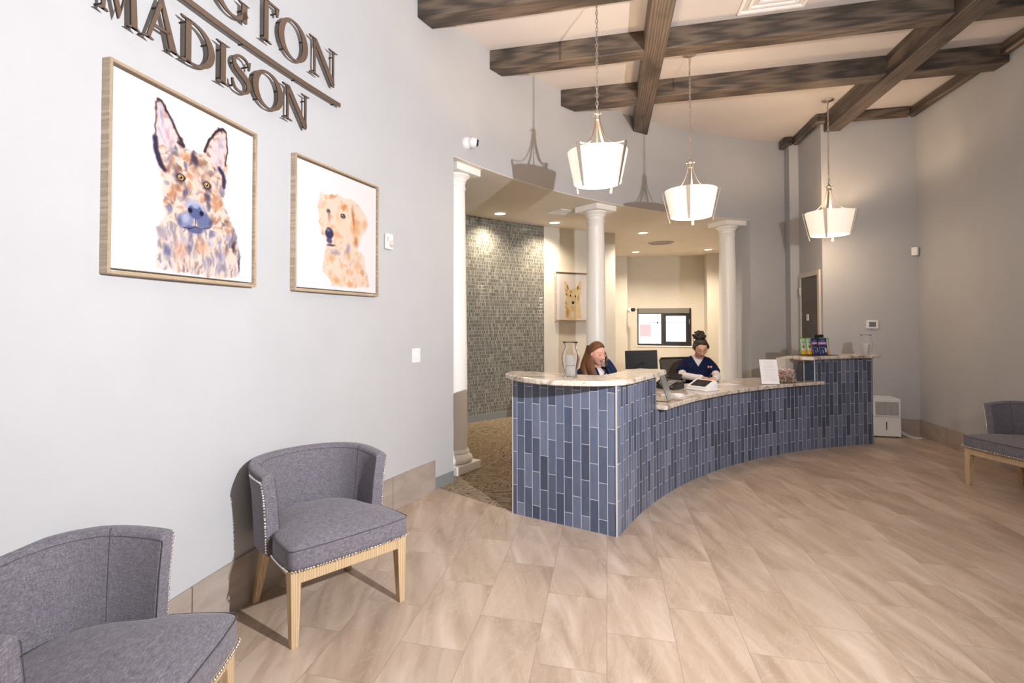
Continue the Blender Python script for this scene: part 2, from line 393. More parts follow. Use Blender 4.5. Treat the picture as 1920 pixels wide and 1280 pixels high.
# base boards
def arc_strip(name, d0, d1, z0, z1, r1, r0, mat):
    return arc_wall(name, d0, d1, z0, z1, r0, r1, mat)
seams = [(199, 193.2), (193.15, 186.4), (186.35, 179.53), (179.48, 172.9), (172.86, 166.32), (166.28, 162.05)]
for i, (a, b) in enumerate(seams):
    arc_strip('baseboard_left', a, b, 0, .262, WR+.001, WR-.014, 'basetile')
arc_strip('baseboard_left_vinyl', 162.05, 160.0, 0, .105, WR+.001, WR-.008, 'vinyl')
o = MB().b2((2.97, 8.186, 0), (3.915, 8.199, .215)).build('baseboard_back', 'basetile'); struct(o)
for y0, y1 in ((7.62, 8.185), (6.98, 7.617), (6.34, 6.977), (5.7, 6.337), (5.06, 5.697), (4.42, 5.057), (3.2, 4.417)):
    o = MB().b2((3.916, y0, 0), (3.929, y1, .215)).build('baseboard_right', 'basetile'); struct(o)
arc_strip('baseboard_alcove', 160, 128, .005, .105, 9.871, 9.855, 'vinyl')
# crown trim
def trimprof(name, lo, hi, mat):
    m = MB(); m.b2(lo, hi); o = m.build(name, mat, bevel=.02, seg=1); struct(o); return o
trimprof('trim_1', (3.85, 2.7, 4.17), (3.93, 8.2, 4.3), 'beam_y')
trimprof('trim_2', (2.75, 8.12, 4.17), (3.85, 8.2, 4.3), 'beam_x')
trimprof('trim_3', (2.75, 8.2, 4.17), (2.83, 9.09, 4.3), 'beam_y')
trimprof('trim_4', (2.62, 9.02, 4.17), (2.75, 9.09, 4.3), 'beam_x')
trimprof('trim_5', (2.62, 9.09, 4.17), (2.705, 9.3, 4.3), 'beam_y')
# ceiling beams
def wallx(y, r=WR): return WX-math.sqrt(max(0, r*r-(y-WY)**2))
for i, (y0, y1) in enumerate(((4.275, 4.485), (5.355, 5.55), (6.50, 6.72))):
    m = MB(); e = .03
    m.prism([(wallx(y0)-.0+e*0, y0), (3.93, y0), (3.93, y1), (wallx(y1), y1)], 4.10, 4.30)
    o = m.build('ceiling_beam', 'beam_x', bevel=.006, seg=1)
    tag(o, ('dark stained ceiling beam nearest the camera, crossing from the curved wall', 'middle long dark stained beam across the white ceiling, in front of the second pendant chain', 'farthest long dark stained beam across the ceiling, ending at the right wall')[i], 'ceiling beam', 'long ceiling beams')
for i, (x0, x1, y1) in enumerate(((.355, .555, None), (2.86, 3.06, 8.12))):
    m = MB()
    if y1 is None:
        ya = WY+math.sqrt(WR*WR-(x0-WX)**2); yb = WY+math.sqrt(WR*WR-(x1-WX)**2)
        m.prism([(x0, 2.5), (x1, 2.5), (x1, yb), (x0, ya)], 4.095, 4.30)
    else: m.prism([(x0, 2.5), (x1, 2.5), (x1, 8.19), (2.83, 8.19), (2.83, 8.13), (x0, 8.1)], 4.0, 4.30) if 0 else m.prism([(x0, 2.5), (x1, 2.5), (x1, 8.19), (x0, 8.19)], 4.06, 4.30)
    o = m.build('ceiling_beam', 'beam_y', bevel=.006, seg=1)
    tag(o, ('dark stained cross beam behind the nearest pendant, ending at the curved wall', 'dark stained cross beam beside the farthest pendant, ending at the back wall corner')[i], 'ceiling beam', 'cross ceiling beams')
# columns
def column(deg, label):
    x, y = wp(deg, 8.34); t = empty('column', (x, y, 0), math.radians(deg), label, 'column', 'white columns along the curved opening')
    m = MB(); m.b2((-.195, -.195, .005), (.195, .195, .085)); m.build('plinth', 'white_trim', t, bevel=.004)
    m = MB(); m.lathe([(.165, .085), (.185, .10), (.192, .122), (.185, .145), (.165, .158), (.160, .170), (.150, .178), (.158, .19), (.150, .205), (.142, .22)], 40); m.build('base_ring', 'white_trim', t, smooth=True, angle=60)
    pr = [(.138, .22)]
    for i in range(17):
        k = i/16; z = .22+k*2.60; r = .136-.024*(max(0, k-.25)/.75)**1.3; pr.append((r, z))
    pr += [(.121, 2.83), (.121, 2.85), (.111, 2.86)]
    m = MB(); m.lathe(pr, 40); m.build('shaft', 'white_trim', t, smooth=True, angle=60)
    m = MB(); m.lathe([(.113, 2.86), (.115, 2.90), (.125, 2.905), (.125, 2.92), (.135, 2.935), (.158, 2.955), (.162, 2.968), (.15, 2.975)], 40)
    m.b2((-.195, -.195, 2.975), (.195, .195, 3.046)); m.build('capital', 'white_trim', t, smooth=True, angle=30, bevel=.003)
    return t
column(157.6, 'white round column nearest the camera, at the end of the long left wall')
column(139.6, 'white round column in the middle of the opening, behind the seated woman with long hair')
column(121.6, 'farthest white round column, behind the woman in the navy v-neck top')
# door
d = empty('door_1', (2.83, 0, 0)); d['kind'] = 'structure'
m = MB()
m.b2((-.025, 8.265, 0), (0, 8.335, 2.20)); m.b2((-.025, 8.985, 0), (0, 9.055, 2.20)); m.b2((-.025, 8.335, 2.13), (0, 8.985, 2.20)); m.build('door_frame', 'frame_tan', d, bevel=.004)
MB().b2((-.012, 8.338, .01), (-.001, 8.982, 2.127)).build('door_leaf', 'door', d)
for z in (.25, 1.05, 1.93):
    m = MB(); m.b2((-.034, 8.968, z-.055), (-.026, 9.01, z+.055)); m.cyl((-.036, 8.985, z-.06), (-.036, 8.985, z+.06), .008, seg=10); h = m.build('hinge', 'steel', d)
m = MB(); m.b2((-.016, 8.69, 1.50), (-.012, 8.78, 1.59)); m.build('door_notice', 'paper', d)
# far window
wn = empty('window_1', (0, 13.63, 0)); wn['kind'] = 'structure'
a, b_, z0, z1 = WXa, WXb, WZa, WZb
m = MB(); t_ = .045
m.b2((a, .0, z0), (b_, .07, z0+t_)); m.b2((a, 0, z0+t_), (a+t_*.7, .07, z1)); m.b2((b_-t_, 0, z0+t_), (b_, .07, z1)); m.b2((a+t_*.7, .0, z1-.135), (b_-t_, .07, z1-.115))
m.b2((1.255, .0, z0+t_), (1.32, .07, z1-.135)); m.build('window_frame', 'black_metal', wn, bevel=.003)
m = MB(); x0, x1, y0, y1 = 1.32, b_-t_, z0+t_, z1-.135
for lo, hi in (((x0, .01, y0), (x1, .06, y0+.055)), ((x0, .01, y1-.05), (x1, .06, y1)), ((x0, .01, y0+.055), (x0+.045, .06, y1-.05)), ((x1-.075, .01, y0+.055), (x1, .06, y1-.05))): m.b2(lo, hi)
m.build('sliding_sash', 'black_metal', wn, bevel=.002)
MB().b2((a+.03, .005, z1-.115), (b_-.045, .06, z1)).build('window_header', plain('grey_shutter_box', (.20, .19, .18), .5), wn)
MB().b2((a+.03, .028, z0+.045), (1.255, .034, z1-.135)).build('pane', 'glass', wn)
MB().b2((1.365, .028, z0+.1), (x1-.075, .034, z1-.185)).build('pane', 'glass', wn)
m = MB(); m.b2((a-.02, -.012, z0-.03), (b_+.02, .0, z0-.0)); m.build('window_sill', 'white_trim', wn)
m = MB(); m.tube([(1.885, -.01, 1.42), (1.885, -.03, 1.43), (1.885, -.03, 1.52), (1.885, -.01, 1.53)], .008); m.build('window_handle', 'steel', wn)
# outside the window
o = MB().b2((-8, 13.9, -.12), (12, 45, -.02)).build('outside_pavement', plain('pale_concrete', (.8, .8, .8), .9)); struct(o)
m = MB(); m.b2((1.12, 20.0, .93), (1.50, 20.04, 1.36)); m.b2((1.14, 20.0, -.02), (1.17, 20.04, .93)); m.b2((1.45, 20.0, -.02), (1.48, 20.04, .93))
o = m.build('yard_sign', plain('faded_red_board', (.55, .30, .31), .8)); tag(o, 'pale red sign board standing outside, seen through the left window pane', 'sign')
m = MB()
for x in (2.55, 2.95): m.b2((x, 30, -.02), (x+.06, 30.06, 2.1))
m.b2((1.9, 30, 1.35), (4.4, 30.06, 1.42)); o = m.build('railing', plain('grey_rail', (.35, .36, .38), .7)); tag(o, 'thin grey rail and posts far outside, seen through the right window pane', 'railing')
o = light('daylight_sun', 'SUN', (0, 20, 10), 9.0, (1, .98, .96), angle=.05); o.rotation_euler = (math.radians(22), 0, 0)
MB().b2((-10, 44, -.02), (16, 44.5, 14)).build('outside_backdrop', plain('white_backdrop', (.85, .85, .85), .9))['kind'] = 'structure'  # added white wall catching the sun, so the window view comes out white
# ---------------------------------------------------------------- reception desk
def add_uv(o, fn):
    uvl = o.data.uv_layers.new(name='UVMap')
    for p in o.data.polygons:
        for li in p.loop_indices:
            v = o.data.vertices[o.data.loops[li].vertex_index].co; uvl.data[li].uv = fn(v, p.normal)
DCx, DCy, DR = 5.805, 2.2115, 5.97
def uvdesk(v, nrm):
    ang = math.atan2(v.y-DCy, v.x-DCx); rad = Vector((math.cos(ang), math.sin(ang), 0))
    if abs(nrm.dot(rad)) > .85: return (-(ang-math.radians(163.96))*DR+6.55, v.z+.14)
    e = Vector((.776, -.275, 0)).normalized()
    return ((Vector((v.x-.057, v.y-3.864, 0))).dot(e)+6.55, v.z+.03)
desk = empty('reception_desk', (0, 0, 0), 0, 'curved reception desk clad in upright blue slate tiles with raised blocks at both ends', 'reception desk')
def darc(a, b, r, n): return [dp(a+(b-a)*i/(n-1), r) for i in range(n)]
m = MB(); m.prism([(-.719, 4.139), (.057, 3.864)]+darc(163.6, 155.04, DR, 12)+[dp(155.04, 6.14)]+darc(156, 161.5, 6.14, 6)+[(-.08, 4.09), (-.66, 4.295)], 0, 1.045)
o = m.build('end_block', 'slate', desk); add_uv(o, uvdesk)
m = MB(); m.prism(darc(155.04, 125.4, DR, 60)+darc(125.4, 155.04, 6.10, 60), 0, .755)
o = m.build('front_wall', 'slate', desk, smooth=True, angle=20); add_uv(o, uvdesk)
e0 = dp(125.4, DR)
m = MB(); m.prism(darc(125.4, 116.63, DR, 20)+[(3.12, 7.72), (2.55, 7.42), (2.271, 7.184)], 0, 1.045)
o = m.build('far_block', 'slate', desk); add_uv(o, lambda v, n_: uvdesk(v, n_) if abs(n_.dot((Vector((v.x-DCx, v.y-DCy, 0))).normalized())) > .85 else ((v.x*.77+v.y*.6), v.z+.14))
m = MB(); m.b2((.050, 3.858, 0), (.062, 3.872, 1.045)); m.build('corner_trim', 'metal_edge', desk)
m = MB(); m.b2((-.725, 4.134, 0), (-.717, 4.142, 1.045)); m.build('corner_trim', 'metal_edge', desk)
q = dp(125.42, DR-.001); m = MB(); m.b2((q[0]-.005, q[1]-.005, .795), (q[0]+.005, q[1]+.005, 1.045)); m.build('corner_trim', 'metal_edge', desk)
m = MB(); m.b2((2.265, 7.180, .796), (2.273, 7.188, 1.045)); m.build('corner_trim', 'metal_edge', desk)
# granite tops
hp = [(-.785, 4.235), (-.78, 4.15), (-.70, 4.0), (-.60, 3.88), (-.49, 3.80), (-.37, 3.755), (-.245, 3.745), (-.10, 3.765), (.03, 3.815), (.12, 3.89), (.19, 4.02), (.285, 4.26), (.385, 4.51), (.475, 4.75), (.472, 4.80), (.265, 4.875), (.145, 4.667), (.05, 4.42), (-.02, 4.24), (-.08, 4.19), (-.14, 4.18), (-.24, 4.205), (-.452, 4.31), (-.68, 4.39), (-.76, 4.36)]
o = MB().prism(hp, 1.046, 1.085).build('countertop', 'granite', bevel=.010, seg=3); tag(o, 'raised granite countertop on the near end of the desk, holding the tall candle vase', 'countertop', 'granite tops of the desk')
o = MB().prism(darc(155.0, 124.9, 5.885, 50)+[dp(124.9, 5.968), dp(125.45, 5.968), dp(125.5, 6.10), dp(128.3, 6.13)]+darc(128.4, 155.0, 6.5, 46), .756, .795).build('countertop', 'granite', bevel=.008, seg=3)
tag(o, 'long low curved granite countertop between the two raised desk ends', 'countertop', 'granite tops of the desk')
fp = [(2.10, 6.97), (2.16, 6.88), (2.26, 6.83)]+darc(125.2, 116.4, 5.90, 12)+[(3.20, 7.52), (3.24, 7.60), (3.20, 7.70), (3.12, 7.76), (2.55, 7.44), (2.24, 7.25), (2.12, 7.07)]
o = MB().prism(fp, 1.046, 1.085).build('countertop', 'granite', bevel=.010, seg=3); tag(o, 'raised granite countertop on the far end of the desk, under the treat pouches', 'countertop', 'granite tops of the desk')
# low beige cabinet side behind the far block
o = MB().prism([(2.05, 7.12), (2.16, 7.20), (2.40, 7.62), (2.25, 7.70), (1.98, 7.22)], 0.005, 1.046).build('side_cabinet', 'frame_tan'); tag(o, 'beige cabinet side behind the far raised desk end, beside the black speaker box', 'cabinet')
# ---------------------------------------------------------------- chairs
def spline(pts, n):
    out = []; P = [Vector(p) for p in pts]
    for i in range(len(P)-1):
        p0, p1, p2, p3 = P[max(i-1, 0)], P[i], P[i+1], P[min(i+2, len(P)-1)]
        for k in range(n):
            t = k/n; out.append(.5*((2*p1)+(-p0+p2)*t+(2*p0-5*p1+4*p2-p3)*t*t+(-p0+3*p1-3*p2+p3)*t*t*t))
    out.append(P[-1]); return out
def leg_mb(x, y, x2, y2, zt, r0=.026, r1=.016):
    m = MB(); vs = []
    for (cx, cy, z, r) in ((x2, y2, 0, r1), (x, y, zt, r0)):
        vs += [(cx-r, cy-r, z), (cx+r, cy-r, z), (cx+r, cy+r, z), (cx-r, cy+r, z)]
    m.add(vs, [(0, 3, 2, 1), (4, 5, 6, 7), (0, 1, 5, 4), (1, 2, 6, 5), (2, 3, 7, 6), (3, 0, 4, 7)]); return m
def make_chair():
    # local frame: x = right as seen from the front, -y = front; y=0 is the front feet line
    t = empty('barrel_chair')
    for sx in (-1, 1):
        leg_mb(sx*.296, .012, sx*.300, .0, .345, .027, .017).build('leg', 'leg_wood', t, bevel=.002)
        leg_mb(sx*.245, .44, sx*.278, .515, .34, .024, .016).build('leg', 'leg_wood', t, bevel=.002)
    m = MB(); m.b2((-.272, -.012, .285), (.272, .012, .345)); m.build('front_rail', 'leg_wood', t, bevel=.002)
    for sx in (-1, 1):
        m = MB(); m.add([(sx*(.300), .02, .285), (sx*.276, .02, .285), (sx*.225, .45, .285), (sx*.25, .45, .285), (sx*.300, .02, .345), (sx*.276, .02, .345), (sx*.225, .45, .345), (sx*.25, .45, .345)], [(0, 1, 2, 3), (4, 5, 6, 7), (0, 1, 5, 4), (1, 2, 6, 5), (2, 3, 7, 6), (3, 0, 4, 7)])
        m.build('side_rail', 'leg_wood', t, bevel=.002)
    # seat outline (half) from front centre round to back centre
    half = [(0, -.045), (.16, -.043), (.27, -.036), (.312, -.030), (.332, -.012), (.332, .06), (.326, .15), (.318, .21), (.283, .26), (.275, .34), (.25, .43), (.20, .50), (.12, .545), (0, .56)]
    out = [(x, y) for x, y in half]+[(-x, y) for x, y in half[-2:0:-1]]
    cx, cy = 0, .24
    def ring(sc, z, crown=0):
        return [(cx+(x-cx)*sc, cy+(y-cy)*sc, z+crown) for x, y in out]
    n = len(out); m = MB(); vs = []; prof = [(.97, .343), (1.0, .352), (1.004, .40), (1.0, .438), (.985, .449), (.93, .459), (.8, .472), (.55, .486), (.28, .492)]
    for sc, z in prof: vs += ring(sc, z)
    vs.append((cx, cy, .494))
    fs = [(i*n+k, i*n+(k+1) % n, (i+1)*n+(k+1) % n, (i+1)*n+k) for i in range(len(prof)-1) for k in range(n)]
    fs += [((len(prof)-1)*n+k, (len(prof)-1)*n+(k+1) % n, len(vs)-1) for k in range(n)]; fs.append(tuple(range(n-1, -1, -1)))
    m.add(vs, fs); seat = m.build('seat', 'fabric', t, smooth=True, sub=1, angle=80)
    pp = [(x, y, .446) for x, y, _ in ring(1.0, 0)][:9]; pp2 = [(-x, y, z) for x, y, z in pp]
    m = MB(); m.tube(list(reversed(pp2))[:-1]+pp, .0024, 6); m.build('piping', 'piping', seat, smooth=True)
    m = MB(); m.tube([(.335, -.033+.01, .352), (.338, -.027, .442)], .0022, 6) ; m.tube([(-.335, -.033+.01, .352), (-.338, -.027, .442)], .0022, 6)
    # barrel back: U path, outer/inner faces, front wing edge at y=.245
    wing = .235
    pts = spline([(.300, wing), (.305, .32), (.292, .42), (.235, .52), (.13, .578), (0, .595), (-.13, .578), (-.235, .52), (-.292, .42), (-.305, .32), (-.300, wing)], 6)
    pts = [Vector((p.x, p.y, 0)) for p in pts]
    m = MB(); vs = []; nP = len(pts); cen = Vector((0, .25, 0))
    rings = []
    nrm = []
    for i in range(nP):
        tn = (pts[min(i+1, nP-1)]-pts[max(i-1, 0)]).normalized(); nrm.append(Vector((tn.y, -tn.x, 0)))
    for i, p in enumerate(pts):
        o_ = nrm[i]
        if o_.dot(p-cen) < 0: o_ = -o_
        k = 1-abs(2*i/(nP-1)-1)        # 0 at the wings, 1 at the back centre
        zt = .738+.022*min(1, k*2.2); fl_ = .030
        prof = [(.012, .335), (.030, .345), (.030+.004, .45), (.030+fl_*.45, .60), (.030+fl_, zt-.02), (.026+fl_, zt-.004), (.012+fl_, zt), (-.016+fl_, zt), (-.030+fl_, zt-.006), (-.035+fl_, zt-.022), (-.034+fl_*.4, .60), (-.034, .45), (-.030, .36), (-.012, .345)]
        rings.append([(p+o_*a+Vector((0, 0, z))) for a, z in prof])
    L = len(rings[0])
    for r in rings: vs += r
    fs = [(i*L+k, i*L+(k+1) % L, (i+1)*L+(k+1) % L, (i+1)*L+k) for i in range(nP-1) for k in range(L)]
    fs += [tuple(range(L)), tuple((nP-1)*L+k for k in range(L))]
    m.add(vs, fs); back = m.build('backrest', 'fabric', t, smooth=True, angle=50, bevel=.006, seg=2)
    # seams
    m = MB()
    for i in (12, nP-13): m.tube([rings[i][k]+Vector((0, -.001, .001)) for k in (7, 8, 9, 10, 11)], .0012, 5)
    m.tube([r[9]*1+Vector((0, 0, .0)) for r in rings], .0014, 5); m.tube([r[4]+Vector((0, 0, .002)) for r in rings], .002, 5)
    for r in (rings[0], rings[-1]): m.tube([r[k]+Vector((0, -.003, 0)) for k in (9, 10, 11, 12)], .0014, 5)
    m.build('seam', 'piping', back, smooth=True)
    # nailheads
    def nails(path, nn, name, outw, par):
        P = spline(path, 20); d = [0]
        for i in range(1, len(P)): d.append(d[-1]+(P[i]-P[i-1]).length)
        m = MB()
        for k in range(nn):
            s_ = d[-1]*(k+.5)/nn; i = max(j for j in range(len(d)) if d[j] <= s_); m.sphere(P[i], .0058, 8, 6)
        return m.build(name, 'nail', par, smooth=True)
    nails([(-.330, -.030, .357), (-.29, -.040, .357), (-.16, -.048, .357), (0, -.050, .357), (.16, -.048, .357), (.29, -.040, .357), (.330, -.030, .357)], 44, 'nailhead_trim', None, seat)
    for sx in (-1, 1):
        nails([(sx*.338, -.012, .358), (sx*.337, .06, .358), (sx*.330, .15, .358), (sx*.322, .205, .358)], 17, 'nailhead_trim', None, seat)
        r = rings[0] if sx > 0 else rings[-1]
        f = Vector((0, -.003, 0))
        nails([r[1]+f+Vector((sx*.003, .008, .012)), r[2]+f+Vector((sx*.003, .008, 0)), r[3]+f+Vector((sx*.003, .008, 0)), r[4]+f+Vector((sx*.002, .008, -.01))], 26, 'nailhead_trim', None, back)
        rr = rings[:10] if sx > 0 else rings[-10:][::-1]
        nails([q_[4]+Vector((sx*.004, 0, -.012)) for q_ in rr[::3]], 12, 'nailhead_trim', None, back)
    return t
def place_chair(t, e1, Mid, label):
    e1 = Vector(e1).normalized(); t.location = (Mid[0], Mid[1], 0); t.rotation_euler = (0, 0, math.atan2(e1.y, e1.x))
    tag(t, label, 'chair', 'grey barrel waiting chairs')
ch = make_chair()
chB = copy_tree(ch); chC = copy_tree(ch)
place_chair(ch, (.54, .842), (-1.2435, 2.457), 'grey upholstered barrel chair with nailhead trim below the smaller dog portrait, whole in view')
place_chair(chB, (-.235, .972), (-1.239, 1.349), 'grey upholstered barrel chair in the near left foreground, cut off by the picture edge')
place_chair(chC, (.33, -.944), (3.28, 5.594), 'grey barrel chair against the right wall, cut off at the right picture edge')

# ---------------------------------------------------------------- pendants
def make_pendant(L):
    # origin at the shade's bottom centre; L = height of the hub above it
    t = empty('pendant_light')
    R1, R0, h = .262, .205, .285
    m = MB(); m.lathe([(R0, 0), (R1, h), (R1-.004, h), (R0-.004, 0.0), (R0, 0)], 48, cap=False)
    sh = m.build('lamp_shade', 'shade', t, smooth=True, angle=60)
    m = MB(); m.lathe([(R0-.008, .012), (R0-.006, .018)], 48); m.build('diffuser', 'diffuser', t)
    hub = L
    m = MB(); m.lathe([(.012, hub-.055), (.020, hub-.05), (.020, hub-.01), (.026, hub-.005), (.026, hub+.012), (.014, hub+.02), (.010, hub+.04)], 16); 
    for k in range(4):
        a = k*PI/2+PI/4; m.cyl((0, 0, hub+.002), (.038*math.cos(a), .038*math.sin(a), hub+.002), .006, seg=8); m.sphere((.038*math.cos(a), .038*math.sin(a), hub+.002), .009, 8, 6)
    m.build('hub', 'nickel', t, smooth=True)
    m = MB(); m.cyl((0, 0, .03), (0, 0, hub-.04), .006, seg=10); m.build('rod', 'nickel', t, smooth=True)
    for k in range(4):
        a = k*PI/2+PI/4; ca_, sa_ = math.cos(a), math.sin(a); tn = Vector((-sa_, ca_, 0))
        P = spline([(.022*ca_, .022*sa_, hub-.01), (.034*ca_, .034*sa_, hub-.10), (.085*ca_, .085*sa_, hub-.22), (.17*ca_, .17*sa_, hub-.29), (.285*ca_, .285*sa_, hub-.305)], 6)
        m = MB(); m.tube(P, .013, 6, flat=.22, up=Vector((ca_, sa_, 0)).cross(Vector((0, 0, 1)))) if 0 else None
        vs = []; 
        for i, p in enumerate(P):
            wd = .008+.008*i/len(P); tg = (P[min(i+1, len(P)-1)]-P[max(i-1, 0)]).normalized(); up = tn.cross(tg).normalized()*.0022
            vs += [p+tn*wd+up, p-tn*wd+up, p-tn*wd-up, p+tn*wd-up]
        nn = len(P); m.add(vs, [(i*4+k2, i*4+(k2+1) % 4, (i+1)*4+(k2+1) % 4, (i+1)*4+k2) for i in range(nn-1) for k2 in range(4)]+[(3, 2, 1, 0), tuple((nn-1)*4+q for q in range(4))])
        m.build('arm', 'nickel', t, smooth=True)
        m = MB(); a0 = Vector((.288*ca_, .288*sa_, hub-.300)); a1 = Vector((.212*ca_, .212*sa_, -.052)); out = Vector((ca_, sa_, 0))*.0028
        w0, w1 = .020, .011
        vs = [a0+tn*w0+out, a0-tn*w0+out, a0-tn*w0-out, a0+tn*w0-out, a1+tn*w1+out, a1-tn*w1+out, a1-tn*w1-out, a1+tn*w1-out]
        m.add(vs, [(0, 1, 2, 3), (7, 6, 5, 4), (0, 4, 5, 1), (1, 5, 6, 2), (2, 6, 7, 3), (3, 7, 4, 0)])
        m.cyl((a1.x*1.0, a1.y*1.0, .02), (a1.x*.92, a1.y*.92, .02), .004, seg=6)
        m.build('strap', 'nickel', t)
    return t
def chain(z0, z1):
    m = MB(); n = int((z1-z0)/.036); st = (z1-z0)/n
    for i in range(n):
        c = z0+(i+.5)*st; P = []
        for k in range(10):
            a = 2*PI*k/10; x = .0105*math.cos(a); z = (st*.62)*math.sin(a)
            P.append((x, 0, c+z) if i % 2 else (0, x, c+z))
        m.tube(P, .0030, 5, closed=True)
    m.tube([(.004*math.sin(i*.9), .004*math.cos(i*.9), z0+(z1-z0)*i/30) for i in range(31)], .0016, 5)
    return m
def pendant(x, y, zb, sc, hub, rz, label, proto=None, power=30):
    t = make_pendant(hub); t.location = (x, y, zb); t.rotation_euler = (0, 0, rz); t.scale = (sc,)*3
    zt = (4.3-zb)/sc
    chain(hub+.045, zt-.02).build('chain', 'nickel', t, smooth=True)
    m = MB(); m.lathe([(.068, zt), (.068, zt-.012), (.055, zt-.020), (.012, zt-.024), (.010, zt-.04)][::-1], 32); m.build('canopy', 'nickel', t, smooth=True)
    tag(t, label, 'pendant light', 'brushed nickel pendants with white drum shades')
    light('pendant_bulb', 'POINT', (x, y, zb+.16*sc), power, (1, .72, .46), shadow_soft_size=.05)
    light('pendant_glow', 'POINT', (x, y, zb-.05*sc), power*.55, (1, .72, .46), shadow_soft_size=.12)
    return t
pendant(-.076, 4.63, 2.657, .952, .62, .20, 'pendant light nearest the camera, its shade over the raised near end of the desk')
pendant(.85, 5.955, 2.580, .98, .58, -1.01, 'middle pendant light of the three, hanging above the seated woman in white sleeves')
pendant(2.722, 7.643, 2.575, 1.02, .60, .30, 'farthest pendant light, hanging over the far desk end before the back wall')
# ---------------------------------------------------------------- recessed lights, vents
for i, (x, y) in enumerate([(-1.495, 7.548), (-.80, 8.474), (.613, 9.843), (.622, 12.566), (2.135, 12.535)]):
    t = empty('recessed_light', (x, y, HA), 0, ('lit recessed light nearest the first column, above the mosaic wall', 'lit recessed light just left of the middle column top', 'lit recessed light between the square ceiling diffuser and middle pendant', 'small lit recessed light nearest the far window, left one', 'small lit recessed light beside the farthest column')[i], 'recessed light', 'recessed lights in the office ceiling')
    m = MB(); m.lathe([(.098, -.001), (.098, -.006), (.082, -.010), (.078, -.004), (.078, -.001)], 32, cap=False); m.build('trim_ring', 'white_plastic', t, smooth=True)
    m = MB(); m.lathe([(.079, -.0035), (.079, -.001)], 32); m.build('lens', 'downlight', t)
def vent(x, y, z, rz, size, label, nslat=7, mat='white_plastic'):
    t = empty('ceiling_vent', (x, y, z), rz, label, 'ceiling vent'); h = size/2; m = MB()
    for a, b in (((-h, -h), (h, -h+.03)), ((-h, h-.03), (h, h)), ((-h, -h+.03), (-h+.03, h-.03)), ((h-.03, -h+.03), (h, h-.03))): m.b2((a[0], a[1], -.012), (b[0], b[1], -.001))
    m.build('frame', 'white_plastic', t)
    m = MB()
    for i in range(nslat):
        y_ = -h+.03+(size-.06)*(i+.5)/nslat; m.box((0, y_, -.008), (size-.062, .004, .016), Euler((.7, 0, 0)).to_matrix())
    m.build('louver', mat, t)
    MB().b2((-h+.031, -h+.031, -.003), (h-.031, h-.031, -.0005)).build('backing', 'grille', t)
    return t
vent(-.61, 7.67, HA, .78, .33, 'square white louvered vent in the office ceiling, left of the middle column')
t = empty('ceiling_vent', (1.03, 11.15, HA), .35, 'round-cut dark ceiling diffuser in the office ceiling, before the far window', 'ceiling vent')
m = MB(); m.b2((-.30, -.30, -.006), (.30, .30, -.0005)); m.build('frame', 'ceil_warm', t)
m = MB(); m.lathe([(.02, -.03), (.06, -.034), (.16, -.02), (.2, -.007)], 32); m.lathe([(.21, -.02), (.25, -.007)], 32, cap=False); m.build('diffuser_ring', 'grille', t, smooth=True)
m = MB()
t = empty('ceiling_vent', (1.43, 5.0, HC), 0, 'white square ceiling diffuser at the top edge, beyond the middle long beam', 'ceiling vent')
for q in (.27, .20, .13):
    m = MB()
    for a, b in (((-q, -q), (q, -q+.025)), ((-q, q-.025), (q, q)), ((-q, -q+.025), (-q+.025, q-.025)), ((q-.025, -q+.025), (q, q-.025))): m.b2((a[0], a[1], -.022+(.27-q)*.05), (b[0], b[1], -.001))
    m.build('frame', 'white_trim', t)
# ---------------------------------------------------------------- wall-mounted things on the curved wall
def wall_frame_mat(s, z, off=0.0, r=WR):
    """matrix: local x along the wall to the right, y up, z out of the wall"""
    a = math.radians(180-math.degrees(s/WR)); c, sn = math.cos(a), math.sin(a)
    p = Vector((WX+(r-off)*c, WY+(r-off)*sn, z)); X = Vector((sn, -c, 0))*1.0; Z = Vector((-c, -sn, 0)); Y = Vector((0, 0, 1))
    # going right as seen = angle decreasing = +(sin, -cos)
    return Matrix(((X.x, Y.x, Z.x, p.x), (X.y, Y.y, Z.y, p.y), (X.z, Y.z, Z.z, p.z), (0, 0, 0, 1)))
def on_wall(name, mat4, label, cat, group=None):
    o = empty(name, (0, 0, 0), 0, label, cat, group); o.matrix_world = mat4; return o
# light switch
t = on_wall('light_switch', wall_frame_mat(2.262, 1.205), 'white double switch plate on the left wall beside the first column', 'light switch')
m = MB(); m.b2((-.058, -.060, 0.001), (.058, .060, .006)); m.build('cover_plate', 'white_plastic', t, bevel=.003)
for x in (-.025, .025):
    m = MB(); m.b2((x-.005, -.014, .006), (x+.005, .014, .014)); m.build('toggle', 'white_plastic', t, bevel=.001)
    for y in (-.035, .035):
        m = MB(); m.cyl((x, y, .006), (x, y, .0075), .003, seg=8); m.build('screw', 'steel', t)
